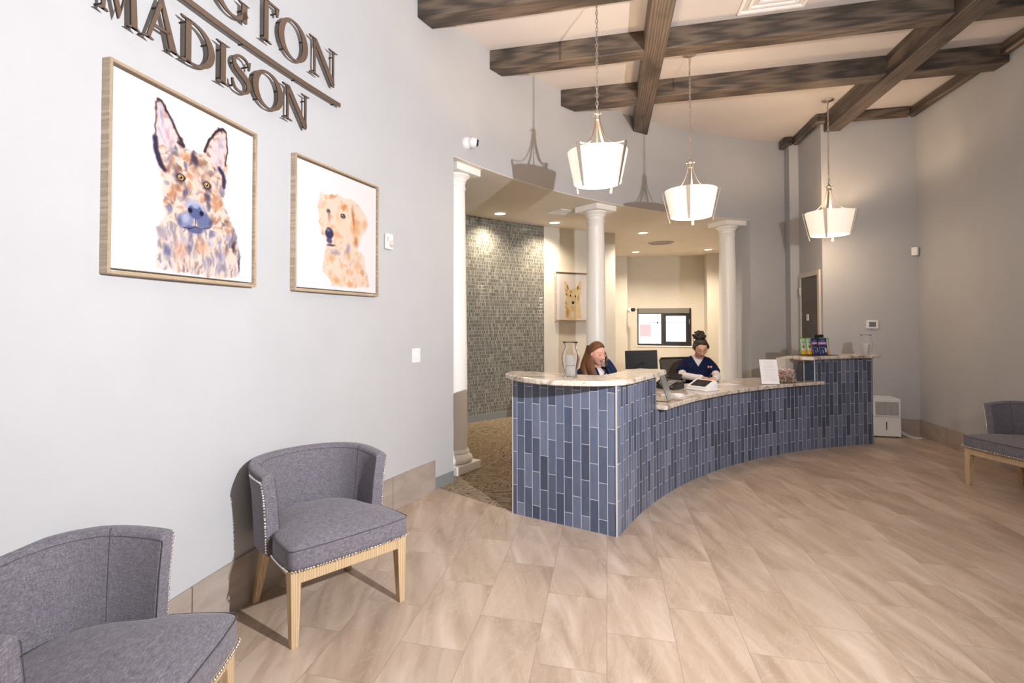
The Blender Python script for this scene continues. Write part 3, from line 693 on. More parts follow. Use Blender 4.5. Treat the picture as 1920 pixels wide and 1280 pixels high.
# fire alarm strobe
t = on_wall('fire_alarm', wall_frame_mat(1.865, 2.117), 'white fire alarm strobe with red lettering, right of the smaller portrait', 'fire alarm')
m = MB(); m.b2((-.045, -.062, .001), (.045, .062, .032)); m.build('housing', 'white_plastic', t, bevel=.012, seg=3)
m = MB(); m.lathe([(.026, 0), (.026, .012), (.018, .022), (.006, .026)], 20, mat=Matrix.Translation((.010, -.018, .032))); m.build('strobe_lens', plain('strobe_lens', (.62, .55, .5), .1), t, smooth=True)
red = plain('red_print', (.7, .05, .04), .5)
def text_obj(txt, size, mat, parent, loc, rot=(0, 0, 0), ext=.0004, name='lettering', align='CENTER', sx=1):
    c = bpy.data.curves.new(name, 'FONT'); c.body = txt; c.size = size; c.extrude = ext; c.align_x = align; c.align_y = 'CENTER'
    o = bpy.data.objects.new(name, c); C.objects.link(o); dg = bpy.context.evaluated_depsgraph_get(); dg.update()
    me = bpy.data.meshes.new_from_object(o.evaluated_get(dg)); bpy.data.objects.remove(o)
    o = bpy.data.objects.new(name, me); C.objects.link(o); me.materials.clear(); me.materials.append(M[mat] if isinstance(mat, str) else mat)
    o.parent = parent; o.location = loc; o.rotation_euler = rot; o.scale = (sx, 1, 1); return o
text_obj('FIRE', .022, red, t, (-.030, .015, .0325), (0, 0, PI/2))
# dome camera on the left wall
t = on_wall('security_camera', wall_frame_mat(3.03, 3.225), 'white dome security camera above the first column', 'security camera')
m = MB(); m.lathe([(.062, .001), (.062, .02), (.055, .032), (.045, .05)], 32); m.build('base', 'white_plastic', t, smooth=True)
m = MB(); m.sphere((.012, -.004, .072), .052, 24, 16); m.build('ball', 'white_plastic', t, smooth=True)
m = MB(); q = Vector((.55, -.12, .82)).normalized(); m.cyl(Vector((.012, -.004, .072))+q*.035, Vector((.012, -.004, .072))+q*.055, .036, .030, 24); e = m.build('lens_window', 'screen', t, smooth=True)
m = MB(); m.sphere(Vector((.012, -.004, .072))+q*.056, .010, 10, 8); m.build('lens', 'steel', e, smooth=True)
# framed portraits
class Canvas:
    def __init__(s, n, bgc, ratio=1.0):
        s.n = n; s.img = np.ones((n, n, 3))*np.array(bgc)
        yy, xx = np.mgrid[0:n, 0:n]; s.x = xx/(n-1); s.y = 1-yy/(n-1)
        rs = np.random.RandomState(5)
        def vn(k):
            g = rs.rand(k+2, k+2); fx = s.x*k; fy = s.y*k; ix = fx.astype(int); iy = fy.astype(int); tx = fx-ix; ty = fy-iy
            tx = tx*tx*(3-2*tx); ty = ty*ty*(3-2*ty)
            return (g[iy, ix]*(1-tx)+g[iy, ix+1]*tx)*(1-ty)+(g[iy+1, ix]*(1-tx)+g[iy+1, ix+1]*tx)*ty-.5
        s.wx = vn(24)*.018+vn(60)*.012; s.wy = vn(26)*.018+vn(64)*.012; s.rs = rs; s.n1 = vn(40); s.n2 = vn(90)
    def blob(s, x, y, rx, ry, a, col, al=1, soft=.25, warp=1):
        X = s.x+s.wx*warp-x; Y = s.y+s.wy*warp-y; c, q = math.cos(a), math.sin(a)
        u = (X*c+Y*q)/rx; v = (-X*q+Y*c)/ry; d = np.sqrt(u*u+v*v)
        k = np.clip((1-d)/soft, 0, 1)*al; s.img = s.img*(1-k[..., None])+np.array(col)*k[..., None]
    def poly(s, pts, col, al=1, warp=1, noise_=0):
        X = s.x+s.wx*warp; Y = s.y+s.wy*warp; ins = np.zeros(X.shape, bool); n = len(pts)
        for i in range(n):
            x0, y0 = pts[i]; x1, y1 = pts[(i+1) % n]
            c = ((y0 > Y) != (y1 > Y)) & (X < (x1-x0)*(Y-y0)/(y1-y0+1e-12)+x0); ins ^= c
        k = ins*al*(1+noise_*s.n1*2).clip(0, 1.0); s.img = s.img*(1-k[..., None])+np.array(col)*k[..., None]; return ins
    def dabs(s, mask, n, cols, smin, smax, al, ang=(0, PI), asp=(.3, .7)):
        ys, xs = np.nonzero(mask)
        for _ in range(n):
            i = s.rs.randint(len(ys)); a = s.rs.uniform(*ang); r = s.rs.uniform(smin, smax); before = s.img.copy()
            s.blob(s.x[ys[i], xs[i]], s.y[ys[i], xs[i]], r, r*s.rs.uniform(*asp), a, cols[s.rs.randint(len(cols))], al*s.rs.uniform(.5, 1), .6)
            s.img = np.where(mask[..., None], s.img, before)
    def build(s, name, w, h, parent, z):
        n = s.n; me = bpy.data.meshes.new(name)
        xs = np.linspace(-w/2, w/2, n); ys = np.linspace(h/2, -h/2, n)
        X, Y = np.meshgrid(xs, ys); V = np.stack([X.ravel(), Y.ravel(), np.full(n*n, z)], 1)
        idx = np.arange(n*n).reshape(n, n); F = np.stack([idx[1:, :-1].ravel(), idx[1:, 1:].ravel(), idx[:-1, 1:].ravel(), idx[:-1, :-1].ravel()], 1)
        me.from_pydata(V.tolist(), [], F.tolist()); at = me.color_attributes.new('Col', 'FLOAT_COLOR', 'POINT')
        c = np.ones((n*n, 4)); c[:, :3] = (np.clip(s.img.reshape(-1, 3), 0, 1)**2.5)*.70; at.data.foreach_set('color', c.ravel())
        me.materials.append(M['print']); o = bpy.data.objects.new(name, me); C.objects.link(o); o.parent = parent; return o
def homog(src, dst):
    A = []; B = []
    for (x, y), (u, v) in zip(src, dst): A += [[x, y, 1, 0, 0, 0, -u*x, -u*y], [0, 0, 0, x, y, 1, -v*x, -v*y]]; B += [u, v]
    h = np.linalg.solve(np.array(A, float), np.array(B, float)); H = np.append(h, 1).reshape(3, 3)
    def f(x, y): p = H @ np.array([x, y, 1.]); return p[0]/p[2], p[1]/p[2]
    return f
def framed(name, mat4, w, h, depth, label, cv, group='framed watercolour dog portraits'):
    t = on_wall(name, mat4, label, 'framed picture', group); fw = .012
    m = MB()
    for lo, hi in (((-w/2, -h/2, .002), (-w/2+fw, h/2, depth)), ((w/2-fw, -h/2, .002), (w/2, h/2, depth)), ((-w/2+fw, -h/2, .002), (w/2-fw, -h/2+fw, depth)), ((-w/2+fw, h/2-fw, .002), (w/2-fw, h/2, depth))): m.b2(lo, hi)
    f = m.build('frame', 'frame_wood_z', t, bevel=.0015)
    m = MB(); e = .0018
    for lo, hi in (((-w/2+.001, -h/2+.001, depth), (-w/2+fw-.001, h/2-.001, depth+e)), ((w/2-fw+.001, -h/2+.001, depth), (w/2-.001, h/2-.001, depth+e)), ((-w/2+fw, -h/2+.001, depth), (w/2-fw, -h/2+fw-.001, depth+e)), ((-w/2+fw, h/2-fw+.001, depth), (w/2-fw, h/2-.001, depth+e))): m.b2(lo, hi)
    m.build('frame_lip', 'frame_gold', f)
    MB().b2((-w/2+fw, -h/2+fw, .003), (w/2-fw, h/2-fw, .008)).build('back_board', 'frame_wood_z', t)
    g = .012; MB().b2((-w/2+fw+g, -h/2+fw+g, .009), (w/2-fw-g, h/2-fw-g, depth-.012)).build('canvas_block', 'paper', t)
    cv.build('canvas_print', w-2*fw-2*g, h-2*fw-2*g, t, depth-.0115); return t
TAN, ORG, CRM, BLU, DPU, DBR, LAV, PNK = (.74, .58, .50), (.80, .54, .38), (.92, .84, .78), (.44, .46, .60), (.22, .19, .31), (.25, .17, .19), (.72, .71, .82), (.86, .73, .76)
cv = Canvas(250, (.955, .945, .965))
f = homog([(125, 62), (885, 432), (860, 1240), (100, 1140)], [(0, 1), (1, 1), (1, 0), (0, 0)])
def P(*l): return [f(x, y) for x, y in l]
def B(x, y, rx, ry, a, col, al=1, soft=.3, warp=.5):
    u, v = f(x, y); cv.blob(u, v, rx/760, ry/940, a, col, al, soft, warp)
body = P((345, 930), (390, 880), (380, 760), (372, 650), (345, 540), (335, 460), (345, 380), (345, 250), (358, 228), (378, 240), (425, 330), (470, 430), (500, 490), (545, 510), (598, 535), (625, 480), (670, 415), (715, 390), (738, 405), (738, 540), (735, 640), (722, 720), (712, 800), (745, 890), (780, 980), (797, 1110), (790, 1200), (700, 1215), (560, 1190), (340, 1150))
mk = cv.poly(body, CRM, .9, 1)
chest = cv.y < f(560, 930)[1]
cv.dabs(mk & ~chest, 480, [TAN, ORG, CRM, TAN, BLU, (.45, .34, .33), ORG], .012, .035, .7)
cv.dabs(mk & chest, 260, [CRM, LAV, TAN, BLU, (.60, .56, .62), (.9, .88, .9), (.5, .4, .42)], .015, .05, .7, (1.2, 1.9), (.25, .5))
# ears
e1 = cv.poly(P((358, 250), (385, 262), (440, 400), (478, 470), (420, 500), (365, 480), (350, 440)), (.90, .85, .88), .85)
cv.dabs(e1, 30, [PNK, LAV, CRM, TAN], .012, .03, .6, (1.2, 1.9))
e2 = cv.poly(P((712, 420), (728, 430), (728, 520), (715, 610), (675, 620), (640, 560), (655, 480)), (.90, .84, .86), .85)
cv.dabs(e2, 30, [PNK, LAV, CRM, TAN], .012, .03, .6, (1.2, 1.9))
def stroke(pts, r, col, al=1):
    for i in range(len(pts)-1):
        (x0, y0), (x1, y1) = pts[i], pts[i+1]; n_ = max(2, int(math.hypot(x1-x0, y1-y0)/(r*.6)))
        for k in range(n_):
            t_ = k/n_; B(x0+(x1-x0)*t_, y0+(y1-y0)*t_, r, r, 0, col, al, .6, .35)
stroke([(360, 232), (378, 245), (420, 325), (462, 415), (500, 488)], 9, DBR, .5); stroke([(350, 250), (345, 400), (338, 450)], 6, DBR, .35)
for x, y, rx, ry, a, c, al in [(362, 240, 16, 14, 0, DBR, .8), (400, 290, 9, 24, .4, DBR, .8), (440, 370, 10, 30, .4, DPU, .7), (480, 450, 20, 26, .5, DBR, .8), (700, 400, 24, 14, .3, DBR, .8), (640, 460, 10, 30, -.4, DPU, .6), (380, 330, 12, 60, .2, (.62, .64, .78), .6), (410, 420, 14, 40, .3, (.80, .62, .70), .6), (700, 480, 14, 50, -.2, (.72, .72, .84), .6), (520, 545, 70, 30, 0, ORG, .55), (600, 590, 40, 40, 0, (.50, .38, .34), .5), (455, 610, 44, 26, 0, (.46, .35, .34), .6), (560, 620, 30, 60, 0, TAN, .7), (640, 640, 34, 26, 0, (.46, .35, .34), .6)]: B(x, y, rx, ry, a, c, al, .7, 1)
stroke([(340, 440), (350, 520), (370, 590), (395, 625)], 17, DPU, .75); stroke([(610, 520), (640, 455), (680, 405), (715, 390), (736, 410)], 10, DBR, .85)
stroke([(736, 410), (738, 520), (725, 600)], 6, DBR, .6); stroke([(690, 610), (715, 650), (715, 720)], 18, DPU, .75); stroke([(470, 470), (505, 492)], 14, DBR, .7)
for x, y, rx, ry, a, c, al in [(555, 560, 24, 55, .2, DPU, .7), (510, 590, 14, 26, 0, BLU, .8), (470, 660, 42, 36, 0, DPU, .75), (620, 705, 40, 40, 0, DPU, .75), (500, 740, 18, 50, -.4, (.35, .33, .48), .7), (625, 780, 20, 60, .3, (.33, .30, .42), .75), (440, 740, 30, 60, 0, ORG, .6), (665, 800, 24, 60, .2, ORG, .7), (560, 700, 32, 90, 0, CRM, .85), (415, 830, 20, 40, .4, BLU, .7), (440, 520, 26, 34, 0, BLU, .5), (700, 740, 16, 50, 0, BLU, .6)]: B(x, y, rx, ry, a, c, al, .6, 1)
B(555, 830, 80, 62, 0, (.72, .75, .85), .85, .5); B(500, 895, 50, 52, .3, (.58, .60, .74), .95, .3); B(600, 900, 52, 56, -.3, (.46, .49, .66), .95, .3); B(470, 900, 18, 40, .2, (.36, .37, .52), .6, .8); B(640, 905, 16, 40, -.2, (.30, .31, .46), .7, .8); B(552, 945, 60, 26, 0, (.38, .40, .58), .9, .4); B(500, 880, 25, 35, 0, (.78, .80, .88), .7, .6)
B(556, 850, 46, 44, 0, (.40, .44, .62), 1, .2, .2); B(526, 840, 15, 17, 0, (.12, .11, .22), 1, .3, .1); B(588, 858, 14, 17, 0, (.12, .11, .22), 1, .3, .1); B(555, 820, 24, 14, 0, (.74, .78, .88), .8, .5, .2)
stroke([(555, 890), (553, 925), (520, 940), (485, 930)], 3, (.22, .18, .26), .9); stroke([(553, 925), (590, 945), (640, 935)], 3, (.22, .18, .26), .9)
for x, y in ((480, 660), (623, 702)):
    B(x, y, 26, 22, 0, (.18, .12, .16), 1, .25, .1); B(x-2, y, 18, 17, 0, (.84, .68, .45), 1, .25, .1); B(x-2, y, 9, 10, 0, (.05, .04, .05), 1, .25, .05); B(x-5, y-4, 3.5, 4, 0, (1, 1, 1), 1, .3, 0)
for x, y, rx, ry, a, c, al in [(400, 1060, 32, 50, .2, BLU, .85), (375, 960, 40, 50, .3, (.58, .54, .62), .6), (470, 1060, 50, 70, 0, (.84, .66, .56), .6), (765, 1040, 20, 60, .2, DBR, .8), (790, 1130, 12, 60, 0, DPU, .7), (690, 1100, 40, 60, 0, (.60, .60, .74), .6), (590, 1040, 50, 60, 0, ORG, .45), (760, 970, 22, 40, .3, BLU, .7), (620, 1130, 20, 60, 0, BLU, .4)]: B(x, y, rx, ry, a, c, al, .7, 1)
framed('framed_picture', wall_frame_mat(-.01, 2.09) if 0 else wall_frame_mat(.022, 2.094), .882, .83, .052, 'larger-looking framed shepherd dog portrait with tall ears, nearest on the left wall', cv)
cv = Canvas(220, (.955, .945, .955))
f = homog([(145, 75), (755, 318), (740, 1185), (125, 1130)], [(0, 1), (1, 1), (1, 0), (0, 0)])
def B(x, y, rx, ry, a, col, al=1, soft=.3, warp=.5):
    u, v = f(x, y); cv.blob(u, v, rx/612, ry/950, a, col, al, soft, warp)
GO, GL, GD = (.90, .70, .52), (.95, .85, .76), (.78, .50, .33)
mk = cv.poly(P((320, 360), (380, 370), (440, 360), (500, 395), (560, 410), (620, 450), (670, 540), (693, 600), (650, 700), (600, 810), (650, 880), (665, 1000), (690, 1130), (600, 1140), (400, 1120), (385, 1060), (330, 1010), (350, 850), (365, 780), (350, 700), (320, 700), (305, 560), (300, 440)), GL, .8)
cv.dabs(mk, 260, [GO, GL, GL, GO, (.97, .92, .88)], .015, .045, .6)
cv.dabs(mk & (cv.y < f(500, 830)[1]), 120, [GO, GL, (.97, .92, .88), (.86, .80, .84)], .015, .045, .6, (1.2, 1.9))
for x, y, rx, ry, a, c, al in [(415, 385, 40, 22, .4, GD, .6), (500, 475, 34, 36, .3, (.86, .58, .36), .85), (590, 640, 55, 130, .1, GO, .8), (570, 560, 16, 130, .15, GD, .85), (590, 760, 26, 60, 0, GD, .8), (660, 620, 34, 60, -.3, GO, .7), (385, 540, 20, 70, .1, (.62, .45, .45), .6), (335, 690, 18, 30, 0, (.8, .62, .5), .6), (440, 700, 40, 60, -.5, GO, .7), (530, 820, 26, 70, -.2, (.66, .60, .68), .75), (430, 850, 45, 30, 0, (.64, .58, .64), .7), (400, 890, 40, 50, .3, GO, .7), (440, 1080, 40, 40, 0, GO, .8), (540, 1110, 50, 26, 0, GO, .85), (600, 960, 40, 60, 0, GO, .6), (490, 620, 50, 70, 0, (.96, .86, .76), .7), (455, 560, 24, 70, .2, (.93, .78, .62), .7), (640, 1020, 24, 40, 0, GD, .5), (320, 440, 22, 60, 0, (.93, .84, .80), .6)]: B(x, y, rx, ry, a, c, al, .7, 1)
B(385, 690, 34, 52, 0, (.28, .26, .40), 1, .25, .3); B(378, 665, 20, 18, 0, (.50, .52, .66), .9, .5, .2); B(385, 750, 26, 30, 0, (.34, .32, .50), .9, .4, .4); B(395, 790, 40, 12, .1, (.30, .22, .30), .8, .5)
for x, y, r in ((380, 508, 14), (493, 548, 20)):
    B(x, y, r*1.3, r*1.3, 0, (.45, .38, .38), .9, .4, .1); B(x, y, r*.75, r*.8, 0, (.12, .13, .14), 1, .3, .05); B(x+3, y+6, r*.3, r*.3, 0, (.75, .70, .5), .9, .3, 0); B(x-4, y-5, r*.2, r*.22, 0, (1, 1, 1), 1, .3, 0)
framed('framed_picture', wall_frame_mat(1.252, 2.095), .905, .83, .052, 'framed golden retriever-like dog portrait, right of the shepherd portrait', cv)
cv = Canvas(130, (.93, .91, .92))
f = homog([(125, 312), (640, 345), (640, 925), (115, 925)], [(0, 1), (1, 1), (1, 0), (0, 0)])
def B(x, y, rx, ry, a, col, al=1, soft=.3, warp=.5):
    u, v = f(x, y); cv.blob(u, v, rx/520, ry/600, a, col, al, soft, warp)
YL, YD, YB = (.90, .74, .48), (.72, .50, .24), (.38, .26, .15)
mk = cv.poly(P((245, 900), (245, 700), (262, 620), (240, 500), (235, 430), (255, 418), (290, 450), (315, 520), (380, 520), (425, 490), (450, 440), (480, 420), (490, 470), (480, 560), (460, 640), (470, 760), (490, 900), (380, 920), (300, 920)), (.90, .82, .66), .9)
cv.dabs(mk, 110, [YL, YD, (.95, .88, .78), YL], .015, .045, .6)
for x, y, rx, ry, a, c, al in [(285, 500, 14, 40, .3, YB, .8), (435, 510, 16, 36, -.2, YB, .8), (345, 560, 40, 26, 0, YD, .6), (270, 590, 18, 30, 0, YB, .5), (365, 590, 22, 80, 0, (.95, .9, .8), .9), (365, 710, 45, 36, 0, (.97, .94, .9), 1), (280, 830, 26, 70, 0, YD, .6), (360, 850, 40, 60, 0, (.95, .92, .88), .8), (255, 700, 10, 22, 0, YB, .7), (440, 640, 20, 50, 0, YD, .5)]: B(x, y, rx, ry, a, c, al, .6, .6)
for x, y in ((325, 608), (398, 618)): B(x, y, 12, 14, 0, (.12, .07, .04), 1, .3, .1); B(x-3, y-4, 3, 3, 0, (1, 1, 1), .8, .3, 0)
B(362, 700, 22, 24, 0, (.10, .09, .10), 1, .25, .1); B(355, 690, 7, 6, 0, (.6, .6, .62), 1, .4, 0)
a3 = math.radians(133.25); p3 = Vector((WX+9.87*math.cos(a3), WY+9.87*math.sin(a3), 1.90))
X3 = Vector((math.sin(a3), -math.cos(a3), 0)); Z3 = Vector((-math.cos(a3), -math.sin(a3), 0))
mt = Matrix(((X3.x, 0, Z3.x, p3.x), (X3.y, 0, Z3.y, p3.y), (0, 1, 0, p3.z), (0, 0, 0, 1)))
framed('framed_picture', mt, .82, .83, .05, 'framed tan pointed-ear dog portrait in the office, half hidden by the middle column', cv)
# ---------------------------------------------------------------- raised bronze letters
def ell(cx, cy, rx, ry, a0, a1, n, wf):
    """ribbon along an ellipse arc; wf(t) = half width"""
    c = []; 
    for i in range(n+1):
        a = math.radians(a0+(a1-a0)*i/n); c.append((cx+rx*math.cos(a), cy+ry*math.sin(a)))
    return ribbon(c, [wf(math.radians(a0+(a1-a0)*i/n)) for i in range(n+1)])
def ribbon(c, ws):
    L = []; R = []; n = len(c)
    for i in range(n):
        x0, y0 = c[max(i-1, 0)]; x1, y1 = c[min(i+1, n-1)]; d = math.hypot(x1-x0, y1-y0) or 1; nx, ny = -(y1-y0)/d, (x1-x0)/d
        L.append((c[i][0]+nx*ws[i], c[i][1]+ny*ws[i])); R.append((c[i][0]-nx*ws[i], c[i][1]-ny*ws[i]))
    return [[R[i], R[i+1], L[i+1], L[i]] for i in range(n-1)]
TK, TN = .062, .020
def stem(x, y0=0, y1=1, w=TK): return [[(x-w, y0), (x+w, y0), (x+w, y1), (x-w, y1)]]
def serif(x, y, l, r, up=True, h=.035):
    s_ = 1 if up else -1
    return [[(x-l, y), (x+r, y), (x+r*.55, y+s_*h*1.0), (x-l*.55, y+s_*h*1.0)]]
def glyph(ch):
    if ch == 'I': return stem(.2)+serif(.2, 0, .19, .19)+serif(.2, 1, .19, .19, False), .4
    if ch == 'O' or ch == 'G' or ch == 'D':
        wf = lambda a: TN+.062*abs(math.cos(a))**1.5
    if ch == 'O': return ell(.5, .5, .42, .49, 0, 360, 40, wf), 1.0
    if ch == 'G': return ell(.5, .5, .42, .49, 40, 330, 34, wf)+stem(.82, .04, .46)+serif(.82, .46, .16, .14, False)+[[(.80, .70), (.86, .70), (.87, .93), (.82, .86)]], 1.0
    if ch == 'D': return stem(.2)+ell(.32, .5, .52, .475, -90, 90, 26, wf)+[[(.0, 0), (.36, 0), (.36, .045), (.06, .045)], [(.0, 1), (.06, .955), (.36, .955), (.36, 1)]], .95
    if ch == 'T': return stem(.42)+serif(.42, 0, .19, .19)+[[(.0, .95), (.84, .95), (.86, 1), (-.02, 1)], [(-.02, 1), (.02, .78), (.06, .78), (.10, .96)], [(.86, 1), (.74, .96), (.78, .78), (.82, .78)]], .84
    if ch == 'N': return stem(.2, 0, 1, TN*1.2)+stem(.92, 0, 1, TN*1.2)+[[(.10, 1), (.88, -.03), (.95, -.03), (.95, .12), (.26, 1)]]+serif(.2, 0, .18, .18)+serif(.92, 1, .18, .18, False)+[[(.0, 1), (.05, .96), (.2, .96), (.26, 1)]], 1.1
    if ch == 'A': return [[(.08, 0), (.15, 0), (.475, .86), (.43, 1.0)], [(.72, 0), (.90, 0), (.49, 1.03), (.42, .97)], [(.24, .32), (.70, .32), (.68, .37), (.26, .37)]]+serif(.11, 0, .15, .15)+serif(.81, 0, .18, .18), .96
    if ch == 'M': return [[(.10, 0), (.17, 0), (.25, 1), (.17, 1)], [(.17, 1), (.30, 1), (.62, .15), (.56, 0)], [(.56, 0), (.62, .15), (.93, 1), (.89, 1)], [(.89, 1), (1.03, 1), (1.10, 0), (.93, 0)], [(.06, 1), (.10, .96), (.2, .96), (.25, 1)]]+serif(.135, 0, .14, .14)+serif(1.015, 0, .18, .18)+serif(.98, 1, .05, .14, False), 1.2
    if ch == 'S':
        c = [(.74, .80), (.66, .92), (.50, .965), (.32, .93), (.22, .82), (.22, .70), (.32, .60), (.48, .52), (.64, .43), (.73, .31), (.71, .16), (.60, .06), (.44, .035), (.27, .07), (.18, .20)]
        C_ = spline([(x, y, 0) for x, y in c], 4); n = len(C_)
        ws = [TN+.058*math.exp(-((i/n-.5)/.22)**2) for i in range(n)]
        return ribbon([(p.x, p.y) for p in C_], ws)+[[(.72, .72), (.76, .72), (.78, .96), (.72, .90)], [(.14, .28), (.17, .06), (.20, .12), (.18, .28)]], .9
def letter(ch, s0, s1, z0, z1, label, pins):
    g, gw = glyph(ch)
    xs = [p[0] for q in g for p in q]; ys = [p[1] for q in g for p in q]; gx0, gx1 = min(xs), max(xs); gy0, gy1 = 0, 1
    W, Hh = s1-s0, z1-z0; t = on_wall('sign_letter', wall_frame_mat((s0+s1)/2, (z0+z1)/2), label, 'letter', 'bronze letters of the wall sign')
    f_ = lambda p: ((p[0]-gx0)/(gx1-gx0)*W-W/2, (p[1]-gy0)/(gy1-gy0)*Hh-Hh/2)
    m = MB(); e = MB()
    def grow(q, k):
        return [(x, y) for x, y in q]
    for q in g:
        q2 = [f_(p) for p in q]; m.prism(q2, .041, .046); e.prism(q2, .034, .0408)
    m.build('face_plate', 'bronze', t); e.build('edge', 'black_edge', t)
    for (x, y) in pins:
        m = MB(); px, py_ = f_((x*(gx1-gx0)+gx0, y)); m.cyl((px, py_, .001), (px, py_, .034), .0045, seg=8); m.build('stand_off_pin', 'black_edge', t)
SP = {'M': [(.12, .1), (.9, .1), (.9, .8)], 'A': [(.1, .05), (.45, .8), (.85, .1)], 'D': [(.16, .1), (.16, .9), (.8, .7)], 'I': [(.5, .15), (.5, .85)], 'S': [(.2, .15), (.85, .8), (.25, .75)], 'O': [(.1, .75), (.9, .7), (.2, .13)], 'N': [(.17, .1), (.85, .85), (.92, .1)], 'G': [(.1, .3), (.83, .3)], 'T': [(.5, .15), (.9, .85)]}
for ch_, s0, s1, z0, z1, lb in [('M', -.48, -.285, 2.672, 2.872, 'bronze letter M at the start of the lower sign row'), ('A', -.275, -.07, 2.676, 2.876, 'bronze letter A in the lower sign row'), ('D', -.065, .145, 2.676, 2.876, 'bronze letter D in the lower sign row'), ('I', .158, .252, 2.676, 2.876, 'bronze letter I in the lower sign row'),
    ('S', .268, .405, 2.678, 2.878, 'bronze letter S in the lower sign row'), ('O', .425, .675, 2.680, 2.882, 'bronze letter O in the lower sign row, above the smaller dog portrait'), ('N', .672, .925, 2.682, 2.884, 'bronze letter N ending the lower sign row'),
    ('N', -.16, .10, 3.055, 3.285, 'bronze letter N at the picture top, left of the G'), ('G', .125, .395, 3.050, 3.285, 'bronze letter G in the upper sign row, cut by the top edge'), ('T', .42, .635, 3.050, 3.285, 'bronze letter T in the upper sign row'), ('O', .615+.02, .90, 3.055, 3.288, 'bronze letter O in the upper sign row'), ('N', .918, 1.21, 3.058, 3.29, 'bronze letter N ending the upper sign row')]:
    letter(ch_, s0, s1, z0, z1, lb, SP[ch_])
t = empty('sign_bar', (0, 0, 0), 0, 'long thin bronze bar between the two rows of sign letters', 'sign bar')
m = MB(); e = MB(); ss = [-.9+2.14*i/30 for i in range(31)]
def wpt(s_, off): a = math.pi-s_/WR; return (WX+(WR-off)*math.cos(a), WY+(WR-off)*math.sin(a))
m.prism([wpt(s_, .041) for s_ in ss]+[wpt(s_, .046) for s_ in reversed(ss)], 2.945, 2.970); m.build('face_plate', 'bronze', t)
e.prism([wpt(s_, .034) for s_ in ss]+[wpt(s_, .0408) for s_ in reversed(ss)], 2.945, 2.970); e.build('edge', 'black_edge', t)
for s_ in (-.5, -.08, .36, .80, 1.19):
    m = MB(); a, b = wpt(s_, .001), wpt(s_, .034); m.cyl((*a, 2.95), (*b, 2.95), .0045, seg=8); m.build('stand_off_pin', 'black_edge', t)
# ---------------------------------------------------------------- back wall and right wall fittings
t = empty('thermostat', (3.40, 8.20, 1.448), 0, 'white square thermostat with a grey display on the back wall', 'thermostat')
MB().b2((-.068, -.018, -.055), (.068, -.001, .055)).build('housing', 'white_plastic', t, bevel=.004)
MB().b2((-.040, -.020, -.032), (.040, -.0182, .032)).build('display', plain('grey_display', (.16, .18, .2), .2), t)
t = empty('motion_sensor', (3.885, 8.165, 2.40), -.7, 'small white motion sensor high in the back right corner', 'motion sensor')
MB().b2((-.035, -.03, -.055), (.035, .02, .055)).build('housing', 'white_plastic', t, bevel=.01, seg=3)
m = MB(); m.cyl((.0, .0, -.054), (0, .0, -.060), .02, seg=12); m.build('sensor_lens', 'grille', t)
t = empty('security_camera', (.56, 13.0, 1.75), 0, 'small white security camera on the office wall, left of the far window', 'security camera')
m = MB(); m.cyl((-.05, .305, 0), (-.05, .27, 0), .055, seg=20); m.cyl((-.05, .27, 0), (-.03, .05, 0), .05, .045, 20); m.build('housing', 'white_plastic', t, smooth=True)
m = MB(); m.cyl((-.0, .02, 0), (.045, -.03, -.0), .045, .04, 20); m.build('lens_window', 'black_plastic', t, smooth=True)
# dehumidifier
t = empty('dehumidifier', (3.47, 7.995, 0), 0, 'white portable dehumidifier on the floor beside the far desk end', 'dehumidifier')
m = MB(); m.b2((-.155, .0, .012), (.155, .18, .50)); m.build('body', 'white_plastic', t, bevel=.012, seg=3)
MB().b2((-.13, -.004, .285), (.125, -.0005, .455)).build('intake_grille', 'grille', t)
m = MB()
for i in range(14): m.b2((-.128, -.009, .29+i*.0118), (.123, -.0045, .294+i*.0118))
for x in (-.068, .0, .062): m.b2((x-.003, -.011, .287), (x+.003, -.0045, .453))
m.build('grille_slats', plain('pale_slats', (.55, .52, .5), .6), t)
MB().b2((-.013, -.003, .10), (-.004, -.0003, .20)).build('water_gauge', 'black_plastic', t)
MB().b2((-.155, -.002, .262), (.155, -.0003, .268)).build('bucket_seam', 'grille', t)
m = MB(); m.b2((-.13, .02, .501), (.10, .16, .515)); m.build('top_panel', 'white_plastic', t, bevel=.003)
for sx in (-.12, .12):
    for sy in (.04, .14):
        m = MB(); m.cyl((sx, sy, 0), (sx, sy, .012), .015, seg=10); m.build('foot', 'black_plastic', t)
m = MB(); m.tube(spline([(3.63, 8.10, .10), (3.70, 8.10, .05), (3.80, 8.05, .008), (3.86, 8.04, .008), (3.84, 8.0, .008), (3.75, 8.02, .008), (3.66, 8.08, .05), (3.63, 8.13, .09)], 8), .005, 6)
o = m.build('power_cord', 'white_plastic', smooth=True); tag(o, 'white power cord looped on the floor beside the dehumidifier', 'cord')
